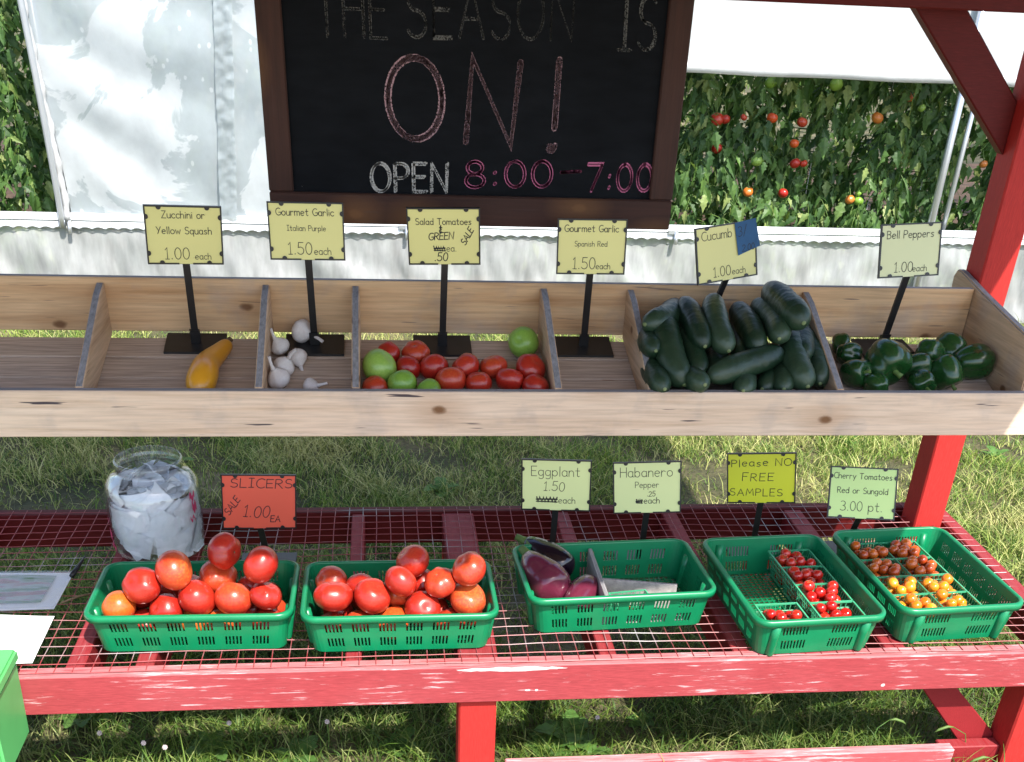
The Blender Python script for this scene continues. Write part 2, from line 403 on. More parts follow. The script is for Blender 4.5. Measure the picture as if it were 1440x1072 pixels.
class MB:
    def __init__(s): s.v = []; s.f = []
    def add(s, vs, fs):
        k = len(s.v); s.v += [tuple(a) for a in vs]; s.f += [tuple(i + k for i in q) for q in fs]; return s
    def box(s, x0, x1, y0, y1, z0, z1):
        return s.add([(x, y, z) for x in (x0, x1) for y in (y0, y1) for z in (z0, z1)],
                     [(0, 1, 3, 2), (4, 6, 7, 5), (0, 4, 5, 1), (2, 3, 7, 6), (0, 2, 6, 4), (1, 5, 7, 3)])
    def prism(s, poly, fn, a0, a1):
        n = len(poly); s.add([fn(p, q, a0) for p, q in poly] + [fn(p, q, a1) for p, q in poly],
              [tuple(range(n))[::-1], tuple(range(n, 2 * n))] + [(i, (i + 1) % n, (i + 1) % n + n, i + n) for i in range(n)]); return s
    def tube(s, pts, r, n=8, cap=True):
        pts = [Vector(p) for p in pts]; m = len(pts)
        rr = [r] * m if isinstance(r, (int, float)) else r
        up = Vector((0, 0, 1)); vs = []; fs = []; prev = None
        for i, p in enumerate(pts):
            t = (pts[min(i + 1, m - 1)] - pts[max(i - 1, 0)]).normalized()
            a = prev if prev is not None else (up if abs(t.z) < .9 else Vector((1, 0, 0)))
            e1 = (a - t * a.dot(t)).normalized(); prev = e1; e2 = t.cross(e1)
            for k in range(n):
                an = 2 * math.pi * k / n; vs.append(p + (e1 * math.cos(an) + e2 * math.sin(an)) * rr[i])
        for i in range(m - 1):
            for k in range(n): fs.append((i * n + k, i * n + (k + 1) % n, (i + 1) * n + (k + 1) % n, (i + 1) * n + k))
        if cap: fs += [tuple(range(n))[::-1], tuple(range((m - 1) * n, m * n))]
        return s.add(vs, fs)
    def lathe(s, prof, n=24, c=(0, 0, 0), mod=None, cap=True):
        vs = []; fs = []
        for r, z in prof:
            for k in range(n):
                a = 2 * math.pi * k / n; q = r * (mod(a, z) if mod else 1); vs.append((c[0] + q * math.cos(a), c[1] + q * math.sin(a), c[2] + z))
        m = len(prof)
        for i in range(m - 1):
            for k in range(n): fs.append((i * n + k, i * n + (k + 1) % n, (i + 1) * n + (k + 1) % n, (i + 1) * n + k))
        if cap: fs += [tuple(range(n))[::-1], tuple(range((m - 1) * n, m * n))]
        return s.add(vs, fs)
    def grid(s, fn, nu, nv):
        return s.add([fn(i / nu, j / nv) for j in range(nv + 1) for i in range(nu + 1)],
                     [(j * (nu + 1) + i, j * (nu + 1) + i + 1, (j + 1) * (nu + 1) + i + 1, (j + 1) * (nu + 1) + i) for j in range(nv) for i in range(nu)])
    def mesh(s, name, off=Vector((0, 0, 0))):
        me = bpy.data.meshes.new(name)
        me.from_pydata([(a - off.x, b - off.y, c - off.z) for a, b, c in s.v], [], s.f); me.update(); return me
    def build(s, name, mat, parent=None, smooth=False):
        return link_mesh(name, s.mesh(name, _origin(parent)), mat, parent, smooth)

def bevelled(mb, name, mat, parent, bev=.002, seg=1):
    me = mb.mesh(name, _origin(parent)); bm = bmesh.new(); bm.from_mesh(me)
    bmesh.ops.recalc_face_normals(bm, faces=bm.faces)
    bmesh.ops.bevel(bm, geom=list(bm.edges), offset=bev, segments=seg, affect='EDGES', clamp_overlap=True)
    bm.to_mesh(me); bm.free(); return link_mesh(name, me, mat, parent)
def board(name, mat, parent, x0, x1, y0, y1, z0, z1, bev=.0025):
    return bevelled(MB().box(x0, x1, y0, y1, z0, z1), name, mat, parent, bev)
def copy_tree(o, parent=None):
    c = o.copy(); COL.objects.link(c); c.parent = parent
    for ch in o.children: copy_tree(ch, c)
    return c

# ================================================================== GROUND
def ground():
    def h(x, y): return .018 * noise.noise(Vector((x * .9, y * .9, 3))) - .012
    mb = MB()
    xs = [-300, -60, -15, -6] + [-4 + .25 * i for i in range(41)] + [8, 15, 60, 300]
    ys = [-300, -60, -15, -5] + [-2 + .25 * i for i in range(33)] + [8, 14, 60, 300]
    vs = [(x, y, h(x, y) if abs(x) < 10 and -5 < y < 10 else -.02) for y in ys for x in xs]; nx = len(xs)
    mb.add(vs, [(j * nx + i, j * nx + i + 1, (j + 1) * nx + i + 1, (j + 1) * nx + i) for j in range(len(ys) - 1) for i in range(nx - 1)])
    o = mb.build('ground', 'ground_turf', None, True); o['kind'] = 'structure'
    # bare soil under the greenhouse rows
    m2 = MB(); m2.grid(lambda u, v: (-7 + 16 * u, 6.06 + 6 * v, .012 + .02 * noise.noise(Vector((u * 60, v * 22, 0)))), 80, 30)
    s = m2.build('greenhouse_soil', 'soil', None, True); s['kind'] = 'structure'
    p = MB(); p.grid(lambda u, v: (-9 + 18 * u, -6 + 7.35 * v + .05 * math.sin(u * 70) * v, .006 + .006 * noise.noise(Vector((u * 40, v * 18, 1)))), 60, 24)  # unseen pale ground, added to bounce fill onto the front of the stand
    g = p.build('gravel_path', 'bounce_gravel', None, True); g['kind'] = 'structure'
ground()

# ================================================================== RED STAND
ZS = .379
YF = 1.87
stand = thing('produce_stand', 'red painted timber produce stand with wire mesh shelf and plank roof', 'stand', (0, 2.2, 0))
def stand_build():
    board('front_rail', 'red_rail', stand, -1.50, 1.56, YF, YF + .038, .286, ZS)
    board('back_rail', 'red_beam', stand, -1.50, 1.56, 2.632, 2.670, .286, ZS)
    board('end_rail', 'red_joist', stand, 1.522, 1.56, YF + .039, 2.631, .286, ZS)
    board('end_rail', 'red_joist', stand, -1.50, -1.462, YF + .039, 2.631, .286, ZS)
    for x, wd in ((-1.05, .038), (-.66, .038), (-.52, .038), (-.09, .034), (.176, .085), (.46, .038), (.76, .04), (1.115, .05)):
        board('joist', 'red_joist', stand, x - wd / 2, x + wd / 2, YF + .039, 2.631, .290, ZS - .003)
    for x0 in (1.422, -1.50):
        board('post', 'red_post', stand, x0, x0 + .080, 2.515, 2.597, -.03, 1.78, .004)
    for x0 in (.134, 1.452, -1.43):
        board('leg', 'red_post', stand, x0, x0 + .083, YF + .016, YF + .098, -.03, .2855 if x0 != 0 else .28, .004)
    for x0 in (.134, 1.0):
        board('back_leg', 'red_post', stand, x0, x0 + .083, 2.57, 2.631, -.03, .2855, .004)
    board('stretcher', 'red_stretcher', stand, .24, 1.304, YF - .012, YF + .0155, .030, .119)
    board('inner_stretcher', 'red_joist', stand, 1.30, 1.4515, YF + .036, YF + .070, .0, .088)
    # lower knee brace, flat in a plane parallel to the front
    P = [(1.190, .2855), (1.268, .2855), (1.4515, .095), (1.4515, -.02), (1.445, -.02)]
    bevelled(MB().prism(P, lambda a, b, c: (a, c, b), YF + .077, YF + .112), 'knee_brace', 'red_joist', stand, .002)
    # beam, upper brace, roof
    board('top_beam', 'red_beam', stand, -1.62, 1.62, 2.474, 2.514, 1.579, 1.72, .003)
    P = [(1.141, 1.574), (1.258, 1.574), (1.4215, 1.408), (1.4215, 1.298)]
    P = [(1.13, 1.585), (1.249, 1.585), (1.4215, 1.408), (1.4215, 1.298)]
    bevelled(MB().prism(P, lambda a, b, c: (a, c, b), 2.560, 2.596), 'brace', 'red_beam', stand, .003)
    def rz(y): return 1.80 - .03 * (y - 1.25)
    y = 1.13
    while y < 2.98:
        y1 = min(y + .148, 3.0)
        MB().add([(x, yy, rz(yy) + dz) for x in (-1.9, 1.715) for yy in (y, y1) for dz in (0, .02)],
                 [(0, 1, 3, 2), (4, 6, 7, 5), (0, 4, 5, 1), (2, 3, 7, 6), (0, 2, 6, 4), (1, 5, 7, 3)]).build('roof_plank', 'roof_ply', stand)
        y = y1 + .0005
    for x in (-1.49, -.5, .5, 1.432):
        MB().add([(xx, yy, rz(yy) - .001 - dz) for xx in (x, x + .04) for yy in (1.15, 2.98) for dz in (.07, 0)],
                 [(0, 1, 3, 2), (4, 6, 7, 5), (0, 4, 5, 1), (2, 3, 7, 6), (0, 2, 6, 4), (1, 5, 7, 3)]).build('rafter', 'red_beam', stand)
    # wire mesh: too many thin wires to pick apart, one part
    mb = MB(); sp = .0362
    x0, x1, y0, y1 = -1.49, 1.55, YF + .012, 2.66
    def zw(x, y):
        d = min(1, max(0, (y - y0) / .12)) * min(1, max(0, (y1 - y) / .12))
        return ZS + .0012 - d * (.003 + .003 * math.sin(x * 9 + 1.3) * math.sin(y * 7)) + .0008 * math.sin(x * 61 + y * 43)
    nx = int((x1 - x0) / sp); ny = int((y1 - y0) / sp)
    for i in range(nx + 1):
        x = x0 + i * sp; mb.tube([(x + .0012 * math.sin(y * 17 + i), y, zw(x, y)) for y in np.linspace(y0, y1, 15)], .00105, 4, False)
    for j in range(ny + 1):
        y = y0 + j * sp; mb.tube([(x, y + .0015 * math.sin(x * 13 + j), zw(x, y) + .0018) for x in np.linspace(x0, x1, 50)], .00105, 4, False)
    o = mb.build('wire_mesh', None, stand); o['kind'] = 'stuff'
    # material coordinate: distance behind the front rail
    for vtx in o.data.vertices: vtx.co.y += stand.location.y - YF
    o.location.y = YF - stand.location.y
    o.data.materials.append(MATS['mesh_wire'])
    # nail heads on the front rail
    for x, z in ((.16, .352), (.18, .352), (.16, .320), (.18, .320), (1.155, .348), (1.157, .315), (.455, .33), (-.40, .34), (-.72, .325)):
        MB().lathe([(.0001, 0), (.0036, 0), (.0036, .0012), (.0001, .0014)], 8).build('nail', 'black_plastic', stand)
        n = stand.children[-1] if False else None
        o = [c for c in COL.objects if c.name.startswith('nail')][-1]
        o.rotation_euler = (math.pi / 2, 0, 0); o.location = (x, YF - .0002 - stand.location.y, z)
    def chip(x0, x1, z0, z1, seed):
        rs = random.Random(seed); n = 40; pl = []
        for i in range(n):
            a = 2 * math.pi * i / n; k = 1 + rs.uniform(-.45, .20)
            pl.append(((x0 + x1) / 2 + (x1 - x0) / 2 * math.copysign(abs(math.cos(a)) ** .8, math.cos(a)) * (1 + rs.uniform(-.08, .06)), (z0 + z1) / 2 + (z1 - z0) / 2 * math.sin(a) * k))
        MB().add([(x, YF - .0004, z) for x, z in pl], [tuple(range(n))]).build('paint_chip', 'bare_wood', stand)
    pc = lambda x, y: at_y(x, y, YF)
    for k, (xa, ya, xb, yb) in enumerate(((642, 936, 796, 946), (1238, 961, 1245, 966), (738, 969, 746, 972), (752, 969, 757, 972))):
        a, b = pc(xa, yb), pc(xb, ya); chip(a.x, b.x, min(a.z, .374) if b.z > .376 else a.z, min(b.z, .3775), k)
stand_build()

# ================================================================== TILTED CRATE
crate = thing('display_crate', 'long tilted pine crate divided into bins, screwed between the red posts', 'crate', (0, 2.3, .80))
DIV = (-1.02, -.624, -.267, -.069, .358, .561, .982)
def crate_build():
    bevelled(MB().box(-1.40, 1.4005, 2.490, 2.510, .8995, 1.016), 'back_board', 'pine_inside', crate, .002)
    bevelled(MB().box(-1.42, 1.46, 2.163, 2.183, .776, .8735), 'front_board', 'pine_front', crate, .002)
    ys = [2.1845, 2.252, 2.328, 2.404, 2.482]
    for a, b in zip(ys, ys[1:]):
        b -= .005
        poly = [(a, floor_z(a) - .016), (b, floor_z(b) - .016), (b, floor_z(b)), (a, floor_z(a))]
        bevelled(MB().prism(poly, lambda p, q, c: (c, p, q), -1.40, 1.4005), 'floor_slat', 'pine_floor', crate, .0015)
    for x in DIV:
        poly = [(2.1845, floor_z(2.1845) + .001), (2.489, floor_z(2.489) + .001), (2.489, 1.0055), (2.44, .992), (2.1845, .874)]
        bevelled(MB().prism(poly, lambda p, q, c: (c, p, q), x - .0085, x + .0085), 'divider', 'pine_divider', crate, .002)
    for x0 in (1.402, -1.42):
        poly = [(2.1845, .788), (2.60, floor_z(2.60) - .02), (2.61, 1.02), (2.598, 1.038), (2.575, 1.038), (2.46, 1.017), (2.1845, .975)]
        bevelled(MB().prism(poly, lambda p, q, c: (c, p, q), x0, x0 + .0185), 'end_panel', 'pine_divider', crate, .003, 2)
    for x, z in ((-.70, .842), (-.48, .805), (-.02, .84), (-.02, .81), (.76, .84), (.76, .81), (.60, .85), (1.25, .82)):
        o = MB().lathe([(.0001, 0), (.003, 0), (.003, .001), (.0001, .0012)], 8).build('screw', 'black_plastic', crate)
        o.rotation_euler = (math.pi / 2, 0, 0); o.location = (x, 2.163 - .0002 - 2.3, z - .8)
crate_build()

# ================================================================== STROKE LETTERING
def arc(cx, cy, rx, ry, a0, a1, n=12):
    return [(cx + rx * math.cos(rad(a0 + (a1 - a0) * i / n)), cy + ry * math.sin(rad(a0 + (a1 - a0) * i / n))) for i in range(n + 1)]
def glyphs():
    G = {}
    G[' '] = (.32, [])
    G['A'] = (.70, [[(0, 0), (.35, 1), (.70, 0)], [(.13, .36), (.57, .36)]])
    G['B'] = (.58, [[(0, 0), (0, 1)], [(0, 1)] + arc(.25, .77, .26, .23, 90, -90) + [(0, .54)], arc(.25, .27, .31, .27, 90, -90) + [(0, 0)]])
    G['C'] = (.62, [arc(.40, .5, .40, .5, 50, 310)])
    G['E'] = (.52, [[(.52, 1), (0, 1), (0, 0), (.52, 0)], [(0, .53), (.44, .53)]])
    G['F'] = (.52, [[(.54, 1), (0, 1), (0, 0)], [(0, .55), (.42, .55)]])
    G['G'] = (.68, [arc(.40, .5, .40, .5, 55, 350), [(.42, .42), (.80, .42)]])
    G['H'] = (.62, [[(0, 0), (0, 1)], [(.62, 0), (.62, 1)], [(0, .52), (.62, .52)]])
    G['I'] = (.40, [[(.2, 0), (.2, 1)], [(0, 1), (.4, 1)], [(0, 0), (.4, 0)]])
    G['i_'] = (.1, [[(.05, 0), (.05, 1)]])
    G['L'] = (.50, [[(0, 1), (0, 0), (.5, 0)]])
    G['M'] = (.80, [[(0, 0), (.1, 1), (.40, .30), (.70, 1), (.80, 0)]])
    G['N'] = (.66, [[(0, 0), (.02, 1), (.62, 0), (.66, 1)]])
    G['O'] = (.76, [arc(.38, .5, .38, .5, 95, 460, 22)])
    G['P'] = (.54, [[(0, 0), (0, 1)], [(0, 1)] + arc(.24, .74, .30, .26, 90, -90) + [(0, .48)]])
    G['R'] = (.58, [[(0, 0), (0, 1)], [(0, 1)] + arc(.24, .76, .28, .24, 90, -90) + [(0, .52)], [(.18, .52), (.58, 0)]])
    G['S'] = (.56, [arc(.29, .75, .25, .25, 35, 250, 9) + arc(.28, .25, .28, .25, 85, -150, 10)])
    G['T'] = (.66, [[(0, 1), (.66, 1)], [(.33, 1), (.33, 0)]])
    G['Y'] = (.62, [[(0, 1), (.31, .48)], [(.62, 1), (.18, 0)]])
    G['Z'] = (.62, [[(.04, 1), (.58, 1), (0, 0), (.62, 0)]])
    G['&'] = (.5, [[(.45, .75), (.2, .95), (.08, .75), (.35, .52), (.05, .40), (.05, .12), (.45, .08)], [(.26, 1.15), (.26, -.1)]])
    G['a'] = (.52, [arc(.25, .30, .25, .30, 50, 330), [(.48, .58), (.48, .06), (.54, 0)]])
    G['b'] = (.52, [[(0, 1), (0, 0)], arc(.25, .29, .25, .30, 150, -165)])
    G['c'] = (.46, [arc(.28, .30, .28, .30, 45, 315)])
    G['d'] = (.54, [arc(.25, .29, .25, .29, 30, 345), [(.50, 1), (.50, 0)]])
    G['e'] = (.52, [[(.02, .30), (.50, .36)] + arc(.26, .30, .25, .30, 15, 315)])
    G['g'] = (.52, [arc(.25, .32, .25, .28, 45, 340), [(.49, .58), (.49, -.10)] + arc(.26, -.12, .23, .17, 0, -150, 7)])
    G['h'] = (.48, [[(0, 1), (0, 0)], [(0, .34)] + arc(.24, .36, .22, .24, 150, 0, 7) + [(.46, 0)]])
    G['i'] = (.10, [[(.05, .58), (.05, 0)], [(.05, .80), (.05, .83)]])
    G['l'] = (.10, [[(.05, 1), (.05, 0)]])
    G['m'] = (.74, [[(0, .6), (0, 0)], [(0, .36)] + arc(.19, .38, .18, .22, 150, 0, 6) + [(.37, 0)], [(.37, .36)] + arc(.55, .38, .18, .22, 150, 0, 6) + [(.74, 0)]])
    G['n'] = (.46, [[(0, .6), (0, 0)], [(0, .34)] + arc(.23, .36, .22, .24, 150, 0, 7) + [(.46, 0)]])
    G['o'] = (.54, [arc(.27, .30, .27, .30, 95, 460, 16)])
    G['p'] = (.52, [[(0, .6), (0, -.32)], arc(.25, .30, .25, .29, 150, -160)])
    G['q'] = (.52, [arc(.25, .30, .25, .30, 40, 340), [(.49, .58), (.49, -.32)]])
    G['r'] = (.40, [[(0, .6), (0, 0)], [(0, .36)] + arc(.22, .36, .20, .22, 150, 40, 5)])
    G['s'] = (.44, [[(.40, .52), (.24, .60), (.06, .50), (.10, .37), (.32, .28), (.40, .15), (.26, .01), (.02, .06)]])
    G['t'] = (.44, [[(.20, .90), (.20, .08), (.28, 0), (.40, .05)], [(0, .60), (.42, .60)]])
    G['u'] = (.46, [[(0, .6), (0, .2)] + arc(.22, .2, .22, .2, 180, 340, 7), [(.45, .6), (.46, 0)]])
    G['w'] = (.68, [[(0, .6), (.17, 0), (.34, .48), (.51, 0), (.68, .6)]])
    G['y'] = (.48, [[(0, .6), (.24, .06)], [(.48, .6), (.12, -.32)]])
    G['0'] = (.54, [arc(.27, .5, .27, .5, 95, 460, 18)])
    G['1'] = (.34, [[(.03, .80), (.20, 1), (.20, 0)], [(.02, 0), (.36, 0)]])
    G['l1'] = (.12, [[(.06, 1), (.03, 0)]])
    G['2'] = (.54, [arc(.26, .73, .25, .27, 165, -25, 9) + [(.0, 0), (.54, .0)]])
    G['3'] = (.52, [arc(.22, .76, .26, .24, 140, -90, 9) + arc(.22, .26, .30, .26, 90, -145, 10)])
    G['5'] = (.54, [[(.50, 1), (.10, 1), (.05, .58)] + arc(.24, .31, .29, .31, 115, -150, 11)])
    G['7'] = (.52, [[(0, 1), (.52, 1), (.15, 0)]])
    G['8'] = (.52, [arc(.26, .76, .21, .24, -90, 270, 14), arc(.26, .26, .26, .26, 90, 450, 14)])
    G['.'] = (.16, [[(.06, .02), (.09, .02)], [(.06, .05), (.09, .05)]])
    G[':'] = (.16, [[(.07, .12), (.085, .15)], [(.07, .55), (.085, .58)]])
    G['!'] = (.2, [[(.12, 1), (.08, .26)], [(.07, .03), (.09, .05)]])
    G['-'] = (.62, [[(.06, .48), (.58, .52)]])
    G['/'] = (.40, [[(0, -.1), (.4, 1.05)]])
    return G
GL = glyphs()
class Ink:
    """ribbon strokes in a flat (a, b) frame"""
    def __init__(s): s.groups = []; s.new()
    def new(s): s.v = []; s.f = []; s.groups.append((s.v, s.f)); return s
    def stroke(s, pts, th):
        P = [pts[0]]
        for p in pts[1:]:
            if math.hypot(p[0] - P[-1][0], p[1] - P[-1][1]) > th * .12: P.append(p)
        if len(P) == 1: P.append((P[0][0] + th * .2, P[0][1]))
        n = len(P); k0 = len(s.v); h = th / 2
        def dr(i, j): dx, dy = P[j][0] - P[i][0], P[j][1] - P[i][1]; l = math.hypot(dx, dy) or 1; return dx / l, dy / l
        for i in range(n):
            d0 = dr(max(i - 1, 0), max(i - 1, 0) + 1); d1 = dr(min(i, n - 2), min(i, n - 2) + 1)
            tx, ty = d0[0] + d1[0], d0[1] + d1[1]; l = math.hypot(tx, ty)
            if l < .2: tx, ty, l = d1[0], d1[1], 1
            tx /= l; ty /= l; nx, ny = -ty, tx; c = max(.55, nx * -d1[1] + ny * d1[0])
            s.v += [(P[i][0] + nx * h / c, P[i][1] + ny * h / c), (P[i][0] - nx * h / c, P[i][1] - ny * h / c)]
        for i in range(n - 1): s.f.append((k0 + 2 * i, k0 + 2 * i + 1, k0 + 2 * i + 3, k0 + 2 * i + 2))
        for i, d in ((0, dr(0, 1)), (n - 1, dr(n - 2, n - 1))):
            sg = -1 if i == 0 else 1; k = len(s.v); a0 = math.atan2(d[1] * sg, d[0] * sg)
            s.v += [(P[i][0] + h * math.cos(a0 + t), P[i][1] + h * math.sin(a0 + t)) for t in (-1.57, -.8, 0, .8, 1.57)]
            s.f.append(tuple(range(k, k + 5)))
        return s
    def width(s, txt, size, gap=.17):
        return sum(GL[c][0] + gap for c in txt) * size - gap * size
    def text(s, txt, cx, y, size, th, rot=0.0, slant=0.0, jit=0.0, gap=.17, wide=1.0):
        if s.v: s.new()
        W = s.width(txt, size * wide, gap); x = -W / 2; cr, sr = math.cos(rot), math.sin(rot)
        for c in txt:
            wd, st = GL[c]; jy = random.uniform(-jit, jit) * size; js = 1 + random.uniform(-jit, jit)
            for q in st:
                pts = []
                for a, b in q:
                    b = b * js; px_, py_ = x + (a + slant * b) * size * wide, b * size + jy
                    pts.append((cx + px_ * cr - py_ * sr, y + px_ * sr + py_ * cr))
                s.stroke(pts, th)
            x += (wd + gap) * size * wide
        return s
    def obj(s, name, mat, parent, fn):
        for gv, gf in s.groups:
            if gv: mb = MB(); mb.add([fn(a, b) for a, b in gv], gf); mb.build(name, mat, parent)

# ================================================================== CHALKBOARD
def chalkboard():
    Y = 2.5155; L0, R0, B0, T0 = -.246, .643, 1.131, 1.76
    t = thing('chalkboard', 'black chalkboard in dark brown wooden frame hanging from the red beam', 'chalkboard', (.2, Y, B0))
    fw = .062
    bevelled(MB().box(L0, R0, Y, Y + .022, B0, B0 + fw), 'frame_board', 'brown_stain_x', t, .003)
    fs = .052
    bevelled(MB().box(L0, L0 + fs, Y, Y + .022, B0 + fw + .0006, T0), 'frame_board', 'brown_stain', t, .003)
    bevelled(MB().box(R0 - fs, R0, Y, Y + .022, B0 + fw + .0006, T0), 'frame_board', 'brown_stain', t, .003)
    MB().box(L0 + .02, R0 - .02, Y + .012, Y + .0215, B0 + .02, T0 - .01).build('slate', 'chalkboard_black', t)
    def fn(a, b): return (a, Y + .0112, b)
    def P(x, y): q = at_y(x, y, Y + .0112); return (q.x, q.z)
    def put(mat, word, x0, y0, x1, y1, H, th, n=2, wob=.010, slant=0.0):
        """word between two baseline pixels, H = letter height in metres"""
        a, b = P(x0, y0), P(x1, y1); L = math.hypot(b[0] - a[0], b[1] - a[1]); an = math.atan2(b[1] - a[1], b[0] - a[0])
        k = Ink(); wd = k.width(word, 1.0, .22); sx = L / (wd * H)
        for _ in range(n):
            k.text(word, (a[0] + b[0]) / 2 + random.uniform(-.002, .002), (a[1] + b[1]) / 2 + random.uniform(-.002, .002), H, th, an, slant, wob, .22, sx)
        return k.obj('chalk_lettering', mat, t, fn)
    put('chalk_grey', 'THE', 447, 50, 545, 53, .094, .0045)
    put('chalk_grey', 'SEASON', 572, 53, 805, 57, .094, .0045)
    put('chalk_grey', 'IS', 869, 70, 920, 70, .096, .0045)
    for k_, (txt, x0, y0, x1, y1, H) in enumerate((('O', 548, 196, 623, 196, .152), ('N', 655, 200, 722, 206, .158), ('!', 771, 213, 790, 213, .172))):
        put('chalk_rose', txt, x0, y0, x1, y1, H, .0122, 2, .004)
    k = Ink()
    for q in range(10): a = random.uniform(0, 6.3); r = random.uniform(0, .006); c = P(775, 209); k.stroke([(c[0] + r * math.cos(a), c[1] + r * math.sin(a)), (c[0] - r * math.sin(a), c[1] + r * math.cos(a))], .012)
    k.obj('chalk_lettering', 'chalk_rose', t, fn)
    put('chalk_white', 'OPEN', 523, 269, 629, 270, .056, .0048)
    put('chalk_pink', '8:00', 656, 263, 776, 262, .052, .0060)
    put('chalk_pink', '-', 786, 262, 817, 262, .060, .0065)
    put('chalk_pink', '7:00', 826, 269, 915, 269, .054, .0052)
    k = Ink(); k.stroke([P(425, 262), P(427, 262)], .003)
    k.obj('chalk_smear', 'chalk_grey', t, fn)
    for x in (.02, .40):        # screws through the beam hold it up
        MB().tube([(x, 2.50, 1.66), (x, Y + .005, 1.66)], .004, 8).build('hanging_screw', 'metal_pipe', t)
chalkboard()

# ================================================================== PRICE SIGNS
def price_sign(label, corners, stem_px, base, lean, card, build_ink, group=None, base_px=None, tilt_base=False, yaw=0.0):
    """corners: four pixels of the plate; base: point the foot stands on; lean: metres the plate leans forward of the foot"""
    t = thing('price_sign', label, 'sign', base, group)
    base = Vector(base)
    ys = base.y - lean
    c = at_y(sum(p[0] for p in corners) / 4, sum(p[1] for p in corners) / 4, ys)
    best = None
    for ti in range(-14, 41, 2):
        for ya in range(-30, 31, 2):
            n = Vector((math.sin(rad(ya)) * math.cos(rad(ti)), -math.cos(rad(ya)) * math.cos(rad(ti)), math.sin(rad(ti))))
            q = []
            for x, y in corners:
                r = ray(x, y); q.append(CAM + r * ((c - CAM).dot(n) / r.dot(n)))
            eu, ev = (q[1] - q[0] + q[2] - q[3]) / 2, (q[0] - q[3] + q[1] - q[2]) / 2
            er = abs(eu.normalized().dot(ev.normalized())) * 2.2 + abs(ev.length / eu.length - .775) * 1.2 + (q[1] - q[0] - q[2] + q[3]).length / eu.length * .4 + abs(ya) * .0035 + abs(ti - 4) * .0035
            if best is None or er < best[0]: best = (er, n, eu, ev)
    _, n, eu, ev = best
    W, H = eu.length, ev.length; u = eu.normalized(); v = n.cross(u).normalized(); u = v.cross(n)
    n = u.cross(v)
    def fn(a, b, d=0.0): return c + u * a + v * b + n * d
    def slab(a0, a1, b0, b1, d0, d1): 
        mb = MB(); mb.add([fn(a, b, d) for a in (a0, a1) for b in (b0, b1) for d in (d0, d1)],
               [(0, 1, 3, 2), (4, 6, 7, 5), (0, 4, 5, 1), (2, 3, 7, 6), (0, 2, 6, 4), (1, 5, 7, 3)]); return mb
    w2, h2 = W / 2, H / 2; e = .0030
    bar = slab(-w2, w2, -h2, h2, -.0045, -.0012)
    bar.build('backing', 'black_plastic', t)
    fr = MB()
    for a0, a1, b0, b1 in ((-w2, w2, h2 - e, h2), (-w2, -w2 + e, -h2, h2 - e), (w2 - e, w2, -h2, h2 - e), (-w2 + e, -.014, -h2, -h2 + e), (.014, w2 - e, -h2, -h2 + e)):
        fr.add([fn(a, b, d) for a in (a0, a1) for b in (b0, b1) for d in (-.0012, .0016)], [(0, 1, 3, 2), (4, 6, 7, 5), (0, 4, 5, 1), (2, 3, 7, 6), (0, 2, 6, 4), (1, 5, 7, 3)])
    fr.build('frame', 'black_plastic', t)
    slab(-w2 + e, w2 - e, -h2 + e * .3, h2 - e, -.0012, 0.0).build('card', card, t)
    for a, b, an in ((-w2 * .62, h2 - e, 270), (w2 * .62, h2 - e, 270), (-w2 * .62, -h2 + e, 90), (w2 * .62, -h2 + e, 90), (-w2 + e, h2 * .62, 0), (-w2 + e, -h2 * .62, 0), (w2 - e, h2 * .62, 180), (w2 - e, -h2 * .62, 180)):
        pl = [(a, b)] + [(a + .0052 * math.cos(rad(an + s)), b + .0052 * math.sin(rad(an + s))) for s in (-90, -60, -30, 0, 30, 60, 90)]
        MB().prism(pl[1:], lambda p, q_, d: fn(p, q_, d), .0001, .0022).build('clip', 'black_plastic', t)
    ink = Ink(); build_ink(ink, w2, h2)
    ink.obj('lettering', 'ink', t, lambda a, b: fn(a, b, .0006))
    # stem and foot
    top = fn(0, -h2 + .004, -.006) if stem_px is None else at_y(stem_px[0], stem_px[1], ys + .006)
    foot = base + Vector((0, 0, .004))
    d = (top - foot); wv = u * .0075; nv = n * .0035
    sm = MB(); sm.add([p + wv * sa + nv * sb for p in (foot, top) for sa in (-1, 1) for sb in (-1, 1)],
                      [(0, 1, 3, 2), (4, 6, 7, 5), (0, 4, 5, 1), (2, 3, 7, 6), (0, 2, 6, 4), (1, 5, 7, 3)])
    sm.build('stem', 'black_plastic', t)
    s2 = MB(); k = d.normalized() * .03
    s2.add([p + wv * 1.45 * sa + nv * 1.9 * sb for p in (foot, foot + k) for sa in (-1, 1) for sb in (-1, 1)],
           [(0, 1, 3, 2), (4, 6, 7, 5), (0, 4, 5, 1), (2, 3, 7, 6), (0, 2, 6, 4), (1, 5, 7, 3)])
    s2.build('socket', 'black_plastic', t)
    fw, fd = .066, .040
    def gz(y): return (floor_z(y) if tilt_base else base.z) + .0005
    sk = .012 * (1 if base.x < 0 else -1)
    pl = []
    cy_, sy_ = math.cos(yaw), math.sin(yaw)
    for a, b in ((-fw, -fd), (fw, -fd), (fw, fd), (-fw, fd)):
        x = base.x + a * cy_ - b * sy_; y = min(base.y + a * sy_ + b * cy_, 2.487 if tilt_base else 9); pl.append((x, y))
    fm = MB(); fm.add([(x, y, gz(y)) for x, y in pl] + [(x, y, gz(y) + .005) for x, y in pl],
                      [(3, 2, 1, 0), (4, 5, 6, 7), (0, 1, 5, 4), (1, 2, 6, 5), (2, 3, 7, 6), (3, 0, 4, 7)])
    fm.build('foot_plate', 'black_plastic', t)
    return t, fn, w2, h2

